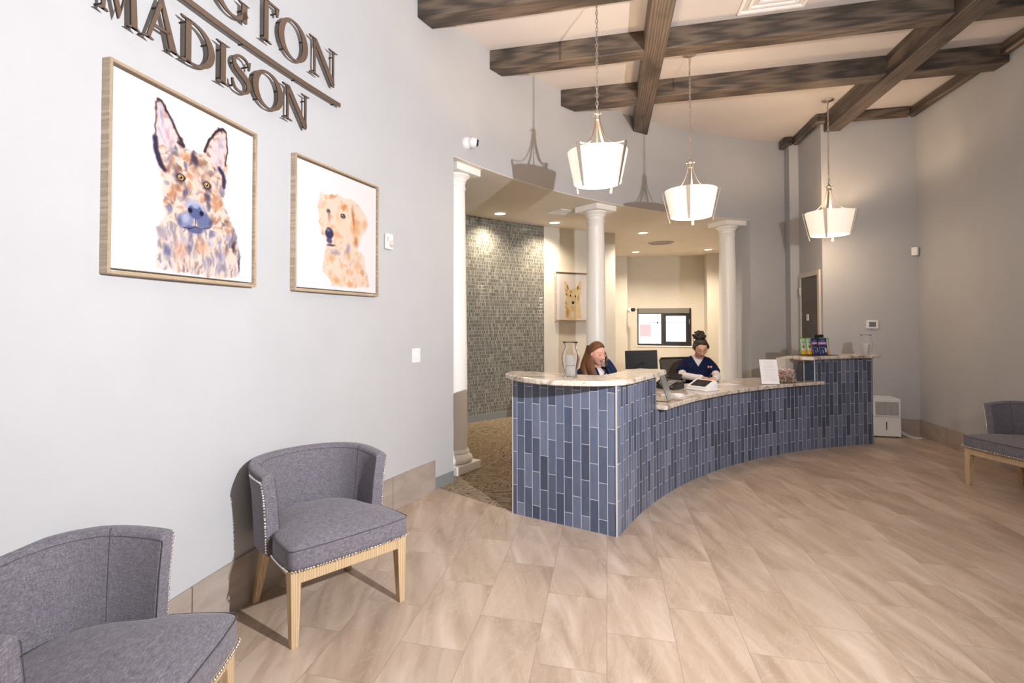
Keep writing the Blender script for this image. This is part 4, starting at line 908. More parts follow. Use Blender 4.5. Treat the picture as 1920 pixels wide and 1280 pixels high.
# ---------------------------------------------------------------- things on the counters
ZL, ZH = .7952, 1.0852
def hurricane(x, y, z, label, H_, sc, candle):
    t = empty('hurricane_vase', (x, y, z), 0, label, 'vase')
    pr = [(.048, 0), (.050, .006), (.046, .02), (.050, .05), (.062, .10), (.068, .135), (.064, .165), (.050, .20), (.042, .225), (.044, .245), (.060, .262)]
    k = H_/.262; s_ = sc
    m = MB(); m.lathe([(r*s_, zz*k) for r, zz in pr]+[((r-.003)*s_, zz*k+(.004 if i == len(pr)-1 else 0)) for i, (r, zz) in reversed(list(enumerate(pr[1:])))]+[(.002, .008*k)], 40, cap=False)
    m.add([(0, 0, 0.0)], []); m.lathe([(.001, 0), (.048*s_, 0)], 40, cap=False)
    m.build('glass_body', 'glass', t, smooth=True, angle=60)
    if candle:
        for i in range(candle):
            m = MB(); h = .075; m.lathe([(.033, 0), (.036, .004), (.036, h-.004), (.033, h), (.008, h-.006)], 28, c=(0, 0, .010+i*(h+.002))); m.build('candle', 'candle', t, smooth=True, angle=50)
    return t
hurricane(-.264, 3.985, ZH, 'clear glass hurricane vase holding white pillar candles on the near raised counter', .26, .98, 2)
hurricane(2.935, 7.23, ZH, 'clear glass hurricane vase on the far raised counter, right of the pouches', .25, .98, 0)
o = empty('candle', (2.935, 7.23, ZH+.010), 0, 'pale pillar candle inside the far glass vase', 'candle')
m = MB(); m.lathe([(.03, 0), (.033, .004), (.033, .13), (.028, .134), (.006, .13)], 24); m.build('wax_body', 'candle', o, smooth=True, angle=50)
m = MB(); m.cyl((0, 0, .128), (0, 0, .145), .0015, seg=6); m.build('wick', 'black_plastic', o)
# monitor behind the near raised end
t = empty('computer_monitor', (.36, 6.22, 0), 0, 'black computer monitor seen from behind, between the two women', 'monitor')
m = MB(); R_ = Euler((-.12, -.05, -.20)).to_matrix()
m.box((0, 0, 1.065), (.345, .022, .205), R_); pn = m.build('panel', 'black_plastic', t, bevel=.004)
m = MB(); m.add([Vector((-.10, -.013, .98)), Vector((.02, -.012, 1.05)), Vector((.12, -.012, .975)), Vector((.02, -.030, 1.03))], [(0, 1, 3), (1, 2, 3), (0, 3, 2), (0, 2, 1)]); 
m.build('back_cover', plain('glossy_black', (.02, .02, .022), .12), pn)
m = MB(); m.cyl((0, .03, .77), (0, .03, 1.04), .02, seg=12); m.b2((-.10, -.06, .752), (.10, .12, .764)); m.build('stand', 'black_plastic', t)
# lower staff worktop that carries it
o = MB().prism(darc(146.6, 140.2, 6.51, 8)+darc(140.2, 146.6, 7.1, 8), .72, .75).build('countertop', 'frame_tan'); tag(o, 'lower inner desktop behind the near raised desk end, under the black monitor', 'countertop')
m = MB()
for a, r in ((146, 6.6), (146, 7.0), (141, 6.6), (141, 7.0)): x, y = dp(a, r); m.b2((x-.02, y-.02, .005), (x+.02, y+.02, .72))
lg = m.build('support_legs', 'grille', o)
# leaning acrylic sign holder at the low counter's left end
t = empty('sign_holder', (.53, 4.99, ZL), PI/2-.32, 'clear acrylic sign holder seen edge-on at the left end of the low counter', 'sign holder')
Rm = Euler((-.30, 0, 0)).to_matrix()
m = MB(); m.box((0, .04, .135), (.20, .004, .275), Rm); m.b2((-.10, .0-.005, .001), (.10, .10, .005)); m.build('acrylic_panel', 'acrylic', t)
m = MB(); m.box((0, .045, .137), (.19, .0015, .262), Rm); m.build('insert_sheet', 'paper', t)
# white charging cables
m = MB(); m.tube(spline([(.50, 5.20, .80), (.56, 5.30, .80), (.63, 5.24, .80), (.70, 5.33, .80), (.66, 5.42, .80), (.60, 5.36, .80), (.66, 5.28, .80), (.74, 5.40, .80), (.80, 5.50, .80), (.83, 5.60, .803)], 10), .0042, 6)
m.tube(spline([(.48, 5.30, .80), (.55, 5.38, .80), (.62, 5.45, .80), (.70, 5.44, .80), (.68, 5.36, .80), (.60, 5.40, .80), (.55, 5.5, .80)], 10), .0042, 6)
o = m.build('charging_cable', 'white_plastic', smooth=True); tag(o, 'coiled white charging cable on the low counter beside the tablet stand', 'cable')
# tablet terminal
t = empty('payment_tablet', (.925, 5.86, ZL), -.82, 'white wedge-shaped tablet stand with a dark screen on the low counter', 'tablet')
m = MB(); w2 = .125
m.add([(-w2, -.09, 0), (w2, -.09, 0), (w2, .09, 0), (-w2, .09, 0), (-w2, -.092, .018), (w2, -.092, .018), (w2, .075, .095), (-w2, .075, .095)], [(0, 3, 2, 1), (4, 5, 6, 7), (0, 1, 5, 4), (1, 2, 6, 5), (2, 3, 7, 6), (3, 0, 4, 7)])
m.build('stand', 'white_plastic', t, bevel=.008, seg=3)
sl = math.atan2(.077, .167); Rt = Euler((sl, 0, 0)).to_matrix()
m = MB(); m.box((0, -.008, .064), (.235, .168, .010), Rt); m.build('tablet_body', 'white_plastic', t, bevel=.004)
m = MB(); m.box((0, -.0105, .0702), (.175, .125, .0012), Rt); m.build('screen', 'screen', t)
# papers and pen
def sheet(x, y, rz, w_, h_, label, z=ZL, n_=1):
    o = MB().box((0, 0, .0006*n_), (w_, h_, .001*n_)).build('paper_sheet', 'paper'); o.location = (x, y, z); o.rotation_euler = (0, 0, rz); tag(o, label, 'paper')
sheet(1.07, 5.98, .9, .10, .19, 'small white receipt paper on the low counter right of the tablet stand')
sheet(1.27, 6.42, .7, .21, .15, 'white form lying under the writing woman\'s hands')
sheet(.70, 6.02, .5, .21, .28, 'white paper sheet under the black desk phone')
# desk phone
t = empty('desk_phone', (.62, 5.90, ZL+.002), -.7, 'black desk phone with raised display on the low counter', 'phone')
m = MB(); m.add([(-.11, -.10, 0), (.11, -.10, 0), (.11, .10, 0), (-.11, .10, 0), (-.11, -.10, .02), (.11, -.10, .02), (.11, .09, .085), (-.11, .09, .085)], [(0, 3, 2, 1), (4, 5, 6, 7), (0, 1, 5, 4), (1, 2, 6, 5), (2, 3, 7, 6), (3, 0, 4, 7)]); m.build('base', 'black_plastic', t, bevel=.006)
m = MB(); m.box((.03, .07, .118), (.12, .016, .065), Euler((-.5, 0, .1)).to_matrix()); m.build('display', 'black_plastic', t, bevel=.004)
m = MB(); m.tube(spline([(-.085, -.09, .05), (-.085, -.04, .075), (-.085, .04, .10), (-.085, .09, .11)], 5), [.018]+[.012]*5+[.011]*6+[.012]*3+[.018], 10); m.build('handset', 'black_plastic', t, smooth=True)
m = MB()
for i in range(4):
    for j in range(3): m.box((-.02+j*.03, -.07+i*.03, .036+i*.0103), (.018, .018, .006), Euler((.33, 0, 0)).to_matrix())
m.build('keypad', 'grille', t)
# upright information sheet
t = empty('information_sign', (1.735, 6.53, ZL), .19, 'white printed information sheet in an upright holder on the low counter', 'sign')
Rm = Euler((-.22, 0, 0)).to_matrix()
m = MB(); m.box((0, .03, .138), (.196, .003, .28), Rm); m.b2((-.10, -.005, .0005), (.10, .085, .004)); m.build('acrylic_stand', 'acrylic', t)
m = MB(); m.box((0, .0275, .1385), (.19, .0012, .272), Rm); ps = m.build('printed_sheet', 'paper', t)
ink = plain('pale_ink', (.60, .60, .63), .8)
m = MB(); rng = random.Random(3)
for i in range(13):
    zz = .245-.0165*i; w_ = (.12 if i == 0 else .05 if i == 1 else rng.uniform(.09, .15)); 
    c = Rm @ Vector((0, -.0012, zz-.1385))+Vector((0, .0268, .1385)); m.box(c, (w_, .0006, .003 if i else .005), Rm)
m.build('printed_lines', ink, ps)
# glass bowl of wrapped sweets
t = empty('candy_bowl', (1.945, 6.80, ZL), .3, 'clear square glass bowl filled with wrapped sweets, beside the upright sheet', 'bowl')
def rsq(h, r, n=6):
    o = []
    for cx_, cy_, a0 in ((h-r, h-r, 0), (-h+r, h-r, 90), (-h+r, -h+r, 180), (h-r, -h+r, 270)):
        for k in range(n+1): a = math.radians(a0+90*k/n); o.append((cx_+r*math.cos(a), cy_+r*math.sin(a)))
    return o
m = MB(); prof = [(.070, .030, 0), (.088, .03, .006), (.098, .035, .03), (.098, .035, .11), (.082, .035, .16), (.079, .033, .16), (.094, .032, .11), (.094, .032, .03), (.08, .028, .012), (.002, .001, .012)]
rg = [[(x, y, z) for x, y in rsq(h, r)] for h, r, z in prof]; n = len(rg[0]); vs = [p for r in rg for p in r]
m.add(vs, [(i*n+k, i*n+(k+1) % n, (i+1)*n+(k+1) % n, (i+1)*n+k) for i in range(len(rg)-1) for k in range(n)]+[tuple(range(n-1, -1, -1))]); m.build('glass_body', 'glass', t, smooth=True, angle=60)
cm = [plain('red_wrapper', (.62, .28, .26), .3), plain('pink_wrapper', (.72, .47, .44), .3), plain('white_wrapper', (.80, .76, .72), .3), plain('green_wrapper', (.22, .38, .16), .3), plain('cream_wrapper', (.72, .58, .42), .3)]
protos = []
for k in range(5):
    m = MB(); m.sphere((0, 0, 0), (.0125, .011, .010), 10, 7)
    for sx in (-1, 1): m.lathe([(.003, .010), (.010, .022), (.0, .019)], 8, cap=False, mat=Euler((0, sx*PI/2, 0)).to_matrix().to_4x4())
    protos.append((m, k))
first = {}; rng = random.Random(11); nC = 0
for lay in range(7):
    for gx in range(5):
        for gy in range(5):
            if lay < 6 and 0 < gx < 4 and 0 < gy < 4: continue
            if lay == 6 and rng.random() < .45: continue
            k = rng.choice([0, 1, 1, 2, 2, 2, 3 if lay < 2 else 2, 4])
            x_ = (gx-2)*.031+rng.uniform(-.004, .004); y_ = (gy-2)*.031+rng.uniform(-.004, .004); z_ = .028+lay*.0185+rng.uniform(-.002, .002)
            if k not in first: o = first[k] = protos[k][0].build('wrapped_sweet', cm[k], smooth=True)
            else: o = first[k].copy(); C.objects.link(o)
            c_, s_ = math.cos(.3), math.sin(.3)
            o.location = (1.945+x_*c_-y_*s_, 6.80+x_*s_+y_*c_, ZL+z_); o.rotation_euler = (rng.uniform(0, 6), rng.uniform(0, 6), rng.uniform(0, 6))
            o['label'] = ('red', 'pink', 'white', 'green', 'cream')[k]+' wrapped sweet in the square glass bowl'; o['category'] = 'sweet'; o['group'] = ('red', 'pink', 'white', 'green', 'cream')[k]+' wrapped sweets in the glass bowl'; nC += 1
# black speaker box
t = empty('speaker_box', (2.185, 7.045, ZL), -.35, 'tall black wedge-shaped device on the low counter against the far raised end', 'speaker')
m = MB(); m.add([(-.050, -.045, .001), (.028, -.045, .001), (.028, .045, .001), (-.050, .045, .001), (-.018, -.03, .225), (.026, -.03, .225), (.026, .04, .225), (-.018, .04, .225)], [(0, 3, 2, 1), (4, 5, 6, 7), (0, 1, 5, 4), (1, 2, 6, 5), (2, 3, 7, 6), (3, 0, 4, 7)]); m.build('housing', 'black_plastic', t, bevel=.003)
m = MB(); m.cyl((-.052, 0, .02), (-.062, 0, .02), .006, seg=8); m.build('plug', 'black_plastic', t)
# tray with treat pouches on the far raised end
t = empty('display_tray', (2.42, 7.22, ZH), .40, 'flat black tray under the treat pouches on the far raised counter', 'tray')
MB().b2((-.20, -.085, .0005), (.21, .075, .007)).build('tray_base', 'black_plastic', t, bevel=.002)
m = MB(); m.b2((.03, .062, .008), (.15, .070, .245)); m.build('back_panel', 'black_plastic', t, bevel=.002)
def pouch(w_, h_, d_, base, blobs, ang_, loc, label, group, tilt=-.12):
    nx, nz = 26, 34; vs = []; cols = []
    for side in (-1, 1):
        for j in range(nz+1):
            v = j/nz
            for i in range(nx+1):
                u = i/nx; th = d_/2*(math.sin(PI*u)**.6)*(1-v*.85)+.0008
                if v < .02: th = d_/2*math.sin(PI*u)**.5+.0008
                vs.append(((u-.5)*w_*(1-.03*math.sin(PI*v)), side*th, v*h_)); c = base(u, v)
                for (bu, bv, ru, rv, bc) in blobs:
                    if side < 0 and ((u-bu)/ru)**2+((v-bv)/rv)**2 < 1: c = bc
                cols.append(c)
    K = (nx+1)*(nz+1); fs = []
    for s_ in range(2):
        for j in range(nz):
            for i in range(nx):
                a = s_*K+j*(nx+1)+i; q = (a, a+1, a+nx+2, a+nx+1); fs.append(q if s_ == 0 else q[::-1])
    bnd = [i for i in range(nx+1)]+[j*(nx+1)+nx for j in range(1, nz+1)]+[nz*(nx+1)+i for i in range(nx-1, -1, -1)]+[j*(nx+1) for j in range(nz-1, 0, -1)]
    for k in range(len(bnd)): a, b = bnd[k], bnd[(k+1) % len(bnd)]; fs.append((b, a, a+K, b+K))
    m = MB(); m.add(vs, fs); o = m.build('treat_pouch', 'bagprint', smooth=True)
    at = o.data.color_attributes.new('Col', 'FLOAT_COLOR', 'POINT')
    for i, c in enumerate(cols): at.data[i].color = (*c, 1)
    o.location = loc; o.rotation_euler = (tilt, 0, ang_); tag(o, label, 'treat pouch', group); return o
def gbase(u, v):
    if u < .09 or u > .91: return (.10, .32, .04)
    if v < .26: return (.75, .33, .03)
    if v > .93: return (.16, .36, .08)
    return (.55, .60, .50)
gb = [(.5, .72, .3, .05, (.22, .32, .2)), (.5, .85, .24, .03, (.30, .38, .28)), (.42, .45, .2, .10, (.20, .12, .06)), (.6, .40, .13, .08, (.65, .45, .2)), (.5, .60, .32, .02, (.35, .4, .35))]
def bbase(u, v):
    if v > .93: return (.03, .03, .10)
    if .62 < v < .78: return (.42, .25, .42)
    if .60 < v <= .62: return (.3, .02, .04)
    return (.02, .024, .11)
bb = [(.35, .70, .14, .03, (.7, .6, .75)), (.65, .70, .14, .035, (.75, .65, .8)), (.5, .86, .3, .03, (.16, .18, .42)), (.72, .28, .14, .16, (.55, .55, .60)), (.35, .2, .10, .12, (.16, .2, .4)), (.4, .45, .3, .02, (.3, .32, .5))]
c_, s_ = math.cos(.40), math.sin(.40)
def tp(x, y): return (2.42+x*c_-y*s_, 7.22+x*s_+y*c_, ZH+.0085)
pouch(.095, .20, .045, gbase, gb, .55, tp(-.145, .030), 'green and orange treat pouch at the left end of the tray', 'green treat pouches')
pouch(.100, .20, .045, gbase, gb, .40, tp(-.055, .034), 'green and orange treat pouch second from the left, half behind the blue pouches', 'green treat pouches')
pouch(.12, .20, .045, gbase, gb, .35, tp(.135, .024), 'green and orange treat pouch at the right end of the tray', 'green treat pouches')
pouch(.095, .195, .040, bbase, bb, .60, tp(-.030, -.022), 'dark blue treat pouch, left and rear of the two blue ones', 'blue treat pouches')
pouch(.110, .195, .038, bbase, bb, .36, tp(.038, -.060), 'dark blue treat pouch standing in front at the middle of the tray', 'blue treat pouches')
#PART3
# ---------------------------------------------------------------- people
def remeshed(mb, name, vox, mat, parent, sm=2, dec=None):
    o = mb.build(name+'_src', None); r = o.modifiers.new('r', 'REMESH'); r.mode = 'VOXEL'; r.voxel_size = vox; r.use_smooth_shade = True
    if sm: q = o.modifiers.new('s', 'SMOOTH'); q.iterations = sm; q.factor = .5
    if dec: q = o.modifiers.new('d', 'DECIMATE'); q.ratio = dec
    dg = bpy.context.evaluated_depsgraph_get(); dg.update()
    me = bpy.data.meshes.new_from_object(o.evaluated_get(dg)); bpy.data.objects.remove(o)
    me.name = name; me.materials.clear()
    if mat: me.materials.append(M[mat])
    me.polygons.foreach_set('use_smooth', [True]*len(me.polygons))
    o = bpy.data.objects.new(name, me); C.objects.link(o); o.parent = parent; return o
def limb(mb, pts, rad, seg=16, sub=5):
    """pts: joints; rad: (rx, ry) or r at each; smooth tube with round ends"""
    P_ = spline(pts, sub); n = len(P_); rs = []
    for i in range(n):
        f = i/sub; k = min(int(f), len(rad)-2); t_ = f-k; a, b = rad[k], rad[k+1]; rs.append(a+(b-a)*t_)
    mb.tube(P_, rs, seg); mb.sphere(P_[0], rs[0], 12, 8); mb.sphere(P_[-1], rs[-1], 12, 8)
def loft(mb, rings, seg=28):
    vs = []
    for cx_, cy_, z, rx, ry in rings:
        for k in range(seg):
            a = 2*PI*k/seg; vs.append((cx_+rx*math.cos(a), cy_+ry*math.sin(a), z))
    n = len(rings); fs = [(i*seg+k, i*seg+(k+1) % seg, (i+1)*seg+(k+1) % seg, (i+1)*seg+k) for i in range(n-1) for k in range(seg)]
    fs += [tuple(range(seg-1, -1, -1)), tuple((n-1)*seg+k for k in range(seg))]; mb.add(vs, fs)
HR = (.074, .093, .116)
def skull(p):
    """unit direction -> head surface point; face looks to -y"""
    x, y, z = p; X, Y, Z = x*HR[0], y*HR[1], z*HR[2]
    if z < 0:
        k = (-z)**1.4; X *= 1-.30*k; Y = Y*(1-.25*k)-.022*k
    if y < 0: Y *= .94
    Y -= .008*math.exp(-((z+.95)/.25)**2)
    for sx in (-1, 1):
        g = math.exp(-(((X-sx*.030)/.017)**2+((Z-.006)/.012)**2)); 
        if y < 0: Y += .010*g
        g = math.exp(-(((X-sx*.040)/.022)**2+((Z+.030)/.022)**2))
        if y < 0: Y -= .005*g
        g = math.exp(-(((X-sx*.028)/.020)**2+((Z-.027)/.010)**2))
        if y < 0: Y -= .004*g
    return Vector((X, Y, Z))
def head_shells(mb, T, mouth=.0):
    seg, rg = 40, 30; vs = [T @ skull((0, 0, -1))]
    for i in range(1, rg):
        a = PI*i/rg
        for k in range(seg): b = 2*PI*k/seg; vs.append(T @ skull((math.sin(a)*math.cos(b), math.sin(a)*math.sin(b), -math.cos(a))))
    vs.append(T @ skull((0, 0, 1))); L = len(vs)-1
    fs = [(0, 1+(k+1) % seg, 1+k) for k in range(seg)]+[(1+i*seg+k, 1+i*seg+(k+1) % seg, 1+(i+1)*seg+(k+1) % seg, 1+(i+1)*seg+k) for i in range(rg-2) for k in range(seg)]+[(1+(rg-2)*seg+k, 1+(rg-2)*seg+(k+1) % seg, L) for k in range(seg)]
    mb.add(vs, fs)
    mb.tube([T @ Vector(p) for p in ((0, -.083, .014), (0, -.092, -.004), (0, -.103, -.022), (0, -.106, -.030), (0, -.094, -.038))], [.006, .0075, .0095, .0115, .008], 10)
    for sx in (-1, 1):
        mb.sphere((0, 0, 0), (.007, .008, .007), 8, 6, mat=T @ Matrix.Translation((sx*.011, -.094, -.032)))
        mb.sphere((0, 0, 0), (.0115, .008, .008), 10, 8, mat=T @ Matrix.Translation((sx*.030, -.075, .005)))
        mb.sphere((0, 0, 0), (.008, .018, .030), 10, 8, mat=T @ Matrix.Translation((sx*.074, .008, -.006)) @ Euler((.15, 0, sx*.3)).to_matrix().to_4x4())
    mb.tube([T @ Vector((x, -.0885+abs(x)*abs(x)*9, -.056+abs(x)*mouth)) for x in (-.022, -.012, 0, .012, .022)], [.003, .005, .0055, .005, .003], 8)
    mb.tube([T @ Vector((x, -.086+abs(x)*abs(x)*9, -.065+abs(x)*mouth)) for x in (-.018, -.01, 0, .01, .018)], [.003, .0055, .006, .0055, .003], 8)
def paint_skin(o, T, base, mouth=0., lip=(.42, .12, .12), brow=(.10, .055, .04), hands=None):
    Ti = T.inverted(); me = o.data; at = me.color_attributes.new('Col', 'FLOAT_COLOR', 'POINT'); base = np.array(base); cols = np.ones((len(me.vertices), 4))
    for i, v in enumerate(me.vertices):
        p = Ti @ v.co; c = base.copy(); x, y, z = p; ax = abs(x)
        if y < -.02 and abs(z) < .14:
            g = math.exp(-(((ax-.038)/.02)**2+((z+.03)/.02)**2)); c = c*(1-.5*g)+np.array((base[0]*1.0, base[1]*.70, base[2]*.68))*.5*g
            zm = -.0605+ax*mouth
            if ax < .024 and abs(z-zm) < .011 and y < -.07: 
                k = .85 if abs(z-zm) > .0022 else 1.0; c = c*(1-k)+np.array(lip)*k*(1 if abs(z-zm) > .0022 else .45)
            zb = .030-((ax-.03)/.02)**2*.004
            if .012 < ax < .05 and abs(z-zb) < .0042: c = c*.3+np.array(brow)*.7
            zl = .004-((ax-.030)/.014)**2*.003
            if .016 < ax < .045 and abs(z-zl+.002) < .0028: c = c*.2+np.array((.05, .03, .025))*.8
            elif .014 < ax < .047 and 0 < z-zl < .012: c = c*.85*np.array((1, .93, .9))
            if ax < .009 and abs(z+.042) < .003 and y < -.09: c = c*.5
        if .06 < ax and abs(z+.005) < .035 and abs(y) < .04: c = c*np.array((1, .88, .86))
        cols[i, :3] = c
    at.data.foreach_set('color', cols.ravel()); me.materials.clear(); me.materials.append(M['skin'])
def hair_cap(mb, T, grow, region, seg=48, rg=36):
    vs = []
    def pt(d):
        p = skull(d); k = region(d, p); n_ = Vector((p.x/HR[0]**2, p.y/HR[1]**2, p.z/HR[2]**2)).normalized()
        return T @ (p+n_*(grow*k-.012*(1-k)))
    vs.append(pt((0, 0, -1)))
    for i in range(1, rg):
        a = PI*i/rg
        for k in range(seg): b = 2*PI*k/seg; vs.append(pt((math.sin(a)*math.cos(b), math.sin(a)*math.sin(b), -math.cos(a))))
    vs.append(pt((0, 0, 1))); L = len(vs)-1
    fs = [(0, 1+(k+1) % seg, 1+k) for k in range(seg)]+[(1+i*seg+k, 1+i*seg+(k+1) % seg, 1+(i+1)*seg+(k+1) % seg, 1+(i+1)*seg+k) for i in range(rg-2) for k in range(seg)]+[(1+(rg-2)*seg+k, 1+(rg-2)*seg+(k+1) % seg, L) for k in range(seg)]
    mb.add(vs, fs)
def hand(mb, wr, dr, nrm, curl, side):
    """five separate fingers; dr = direction of the palm, nrm = back of hand, side = thumb side sign"""
    wr = Vector(wr); dr = Vector(dr).normalized(); nrm = Vector(nrm).normalized(); lat = dr.cross(nrm).normalized()*side
    c = wr+dr*.045; Mx = Matrix((( lat.x, dr.x, nrm.x, c.x), (lat.y, dr.y, nrm.y, c.y), (lat.z, dr.z, nrm.z, c.z), (0, 0, 0, 1)))
    mb.sphere((0, 0, 0), (.038, .050, .016), 16, 10, mat=Mx)
    mb.tube([wr-dr*.02, wr+dr*.02], [.026, .026], 12)
    for k, (off, ln) in enumerate(((.028, .068), (.009, .076), (-.010, .070), (-.028, .055))):
        b0 = wr+dr*.082+lat*off; p = [b0-dr*.02]; d = dr.copy(); a = curl+.06*k
        for sgm in (.45, .33, .25):
            q = Matrix.Rotation(-a*side if side else -a, 3, lat) if 0 else None
            d = (d*math.cos(a)-nrm*math.sin(a)).normalized() if sgm == .45 else (d*math.cos(a)-(nrm*1.0-d*nrm.dot(d)).normalized()*math.sin(a)).normalized()
            p.append((p[-1] if sgm != .45 else b0)+d*ln*sgm)
        mb.tube(spline(p, 3), [.0092]*4+[.0086]*3+[.0080]*2+[.0068], 10); mb.sphere(p[-1], .0072, 8, 6)
    b0 = wr+dr*.030+lat*.030; p = [b0-lat*.012, b0+lat*.012+dr*.018-nrm*.006, b0+lat*.010+dr*.044-nrm*.016, b0+dr*.066-nrm*.022]
    mb.tube(spline(p, 3), [.012]*4+[.0105]*3+[.009]*2+[.0078], 10); mb.sphere(p[-1], .008, 8, 6)
def Hmat(loc, yaw, pitch, roll):
    return Matrix.Translation(loc) @ Matrix.Rotation(yaw, 4, 'Z') @ Matrix.Rotation(pitch, 4, 'X') @ Matrix.Rotation(roll, 4, 'Y')
def cutmesh(o, fn):
    b = bmesh.new(); b.from_mesh(o.data); bmesh.ops.delete(b, geom=[f for f in b.faces if fn(f.calc_center_median())], context='FACES'); b.to_mesh(o.data); b.free()
# --- woman writing at the low counter
t = empty('person', (1.055, 7.087, 0), -math.atan2(.148, .989), 'person with piled dark hair, glasses and navy v-neck top, writing at the low counter', 'person')
T = Hmat((.052, -.165, 1.172), .26, .50, -.06)
sk = MB(); head_shells(sk, T, .08)
limb(sk, [(.02, .0, .98), (.035, -.05, 1.06), (.047, -.12, 1.12)], [.062, .055, .052])
loft(sk, [(0, .02, .45, .15, .11), (0, .02, .50, .17, .125), (0, .0, .60, .155, .12), (0, -.02, .72, .14, .11), (.005, -.03, .84, .15, .115), (.01, -.03, .93, .142, .11), (.012, -.02, 1.0, .108, .080), (.016, -.01, 1.05, .062, .056)])
AL = [(-.110, -.02, .99), (-.145, -.09, .92), (-.148, -.20, .845), (-.06, -.335, .836), (.055, -.42, .838)]
AR = [(.135, -.02, .99), (.185, -.09, .92), (.222, -.20, .848), (.225, -.32, .838), (.205, -.41, .838)]
limb(sk, AL, [.036, .037, .034, .031, .024]); limb(sk, AR, [.036, .037, .034, .031, .024])
hand(sk, (.055, -.42, .838), (.93, -.36, -.02), (-.1, .2, 1), .62, 1)
hand(sk, (.205, -.41, .838), (-.72, -.69, -.02), (.1, .2, 1), .55, -1)
for sx in (-1, 1):
    limb(sk, [(sx*.085, .02, .50), (sx*.11, -.20, .52), (sx*.12, -.40, .50), (sx*.12, -.42, .28), (sx*.12, -.40, .10), (sx*.12, -.42, .055)], [.085, .078, .055, .052, .036, .034], 14)
    limb(sk, [(sx*.12, -.39, .05), (sx*.125, -.47, .045), (sx*.13, -.54, .035)], [.036, .036, .026], 12)
body = remeshed(sk, 'body', .0048, None, t, 2); paint_skin(body, T, (.62, .36, .25), .08, lip=(.30, .035, .05))
# white undershirt: torso, neck band and long sleeves
m = MB(); g = .010
loft(m, [(0, .0, .62, .166, .130), (0, -.02, .72, .152, .122), (.005, -.03, .84, .162, .127), (.01, -.03, .93, .154, .121), (.012, -.02, 1.0, .120, .092), (.018, -.018, 1.045, .075, .066), (.024, -.030, 1.075, .066, .064)])
limb(m, AL, [.044, .046, .045, .041, .033]); limb(m, AR, [.044, .046, .045, .041, .033])
o = remeshed(m, 'undershirt', .006, 'white_cloth', t, 2); cutmesh(o, lambda c: c.z > 1.068 or (c-Vector(AL[-1])).length < .030 or (c-Vector(AR[-1])).length < .030)
# navy scrub top
m = MB()
loft(m, [(0, .01, .50, .195, .155), (0, .0, .62, .183, .148), (0, -.02, .72, .172, .140), (.005, -.035, .84, .180, .146), (.01, -.035, .93, .172, .138), (.012, -.025, 1.0, .142, .108), (.016, -.014, 1.045, .112, .080), (.02, -.01, 1.075, .072, .062)])
limb(m, [(-.100, -.015, .998), (-.145, -.065, .945), (-.160, -.125, .895)], [.056, .058, .063]); limb(m, [(.125, -.015, .998), (.175, -.065, .945), (.203, -.125, .892)], [.056, .058, .063])
o = remeshed(m, 'scrub_top', .004, 'scrub', t, 4)
def vcut(c):
    if c.y < -.055 and c.z > .945:
        return abs(c.x-.026) < (c.z-.945)*.62
    return c.z > 1.062 or (c.x < -.118 and c.z < .868 and c.z > .75 and c.y < -.05) or (c.x > .158 and c.z < .866 and c.z > .75 and c.y < -.05)
cutmesh(o, vcut)
# bone-shaped embroidery on the chest
m = MB(); pl = plain('peach_embroidery', (.62, .30, .24), .7)
for dx in (-.017, .017):
    for dz in (-.007, .007): m.sphere((.152+dx, -.158, .946+dz), (.008, .004, .008), 10, 6)
m.box((.152, -.158, .946), (.034, .005, .014)); e = m.build('chest_emblem', pl, o, smooth=True)
m = MB()
for i in range(5): m.box((.140+i*.006, -.163, .946), (.003, .0015, .007))
m.build('emblem_stitching', 'scrub', e)
m = MB()
for sx in (-1, 1): limb(m, [(sx*.085, .02, .51), (sx*.11, -.20, .525), (sx*.12, -.40, .505), (sx*.12, -.42, .28), (sx*.12, -.40, .13)], [.10, .09, .068, .066, .060], 14)
loft(m, [(0, .02, .46, .175, .13), (0, .02, .52, .188, .145), (0, .0, .62, .175, .140)]); remeshed(m, 'trousers', .009, 'trousers', t, 2)
for sx in (-1, 1):
    m = MB(); limb(m, [(sx*.12, -.385, .050), (sx*.125, -.47, .045), (sx*.13, -.55, .038)], [.044, .043, .034], 12); o = remeshed(m, 'shoe', .008, 'black_plastic', t, 2); cutmesh(o, lambda c: False)
# hair
m = MB(); hair_cap(m, T, .016, lambda d, p: 1/(1+math.exp(-((p.z-.064)*1.0+(p.y+.045)*.95+.005*math.sin(p.x*70))/.011)) if p.y < .02 else 1/(1+math.exp(-(p.z+.055)/.008)))
hr = remeshed(m, 'hair', .005, 'hair_dark', t, 1)
m = MB(); bun = T @ Vector((-.010, .045, .136)); rng = random.Random(4); m.sphere(bun, (.062, .050, .050), 16, 10)
for i in range(44):
    a, b = rng.uniform(0, 6.28), rng.uniform(-.5, 1.3); c0 = bun+Vector((math.cos(a)*math.cos(b)*.058, math.sin(a)*math.cos(b)*.046, math.sin(b)*.048)); r_ = rng.uniform(.012, .024)
    e1, e2 = Vector((rng.uniform(-1, 1), rng.uniform(-1, 1), rng.uniform(-1, 1))).normalized(), Vector((rng.uniform(-1, 1), rng.uniform(-1, 1), rng.uniform(-1, 1))).normalized()
    m.tube([c0+(e1*math.cos(q)+e2*math.sin(q))*r_ for q in [j*.6 for j in range(9)]], [.007]*8+[.003], 8)
for i in range(9):
    p0 = T @ Vector((-.072+rng.uniform(-.01, .02), .02+rng.uniform(-.02, .03), .07+rng.uniform(-.03, .05)))
    m.tube(spline([p0, p0+Vector((rng.uniform(-.012, 0), -.01, -.015)), p0+Vector((rng.uniform(-.006, .006), 0, -.032)), p0+Vector((rng.uniform(-.015, .0), -.01, -.045))], 3), [.004]*9+[.0015], 6)
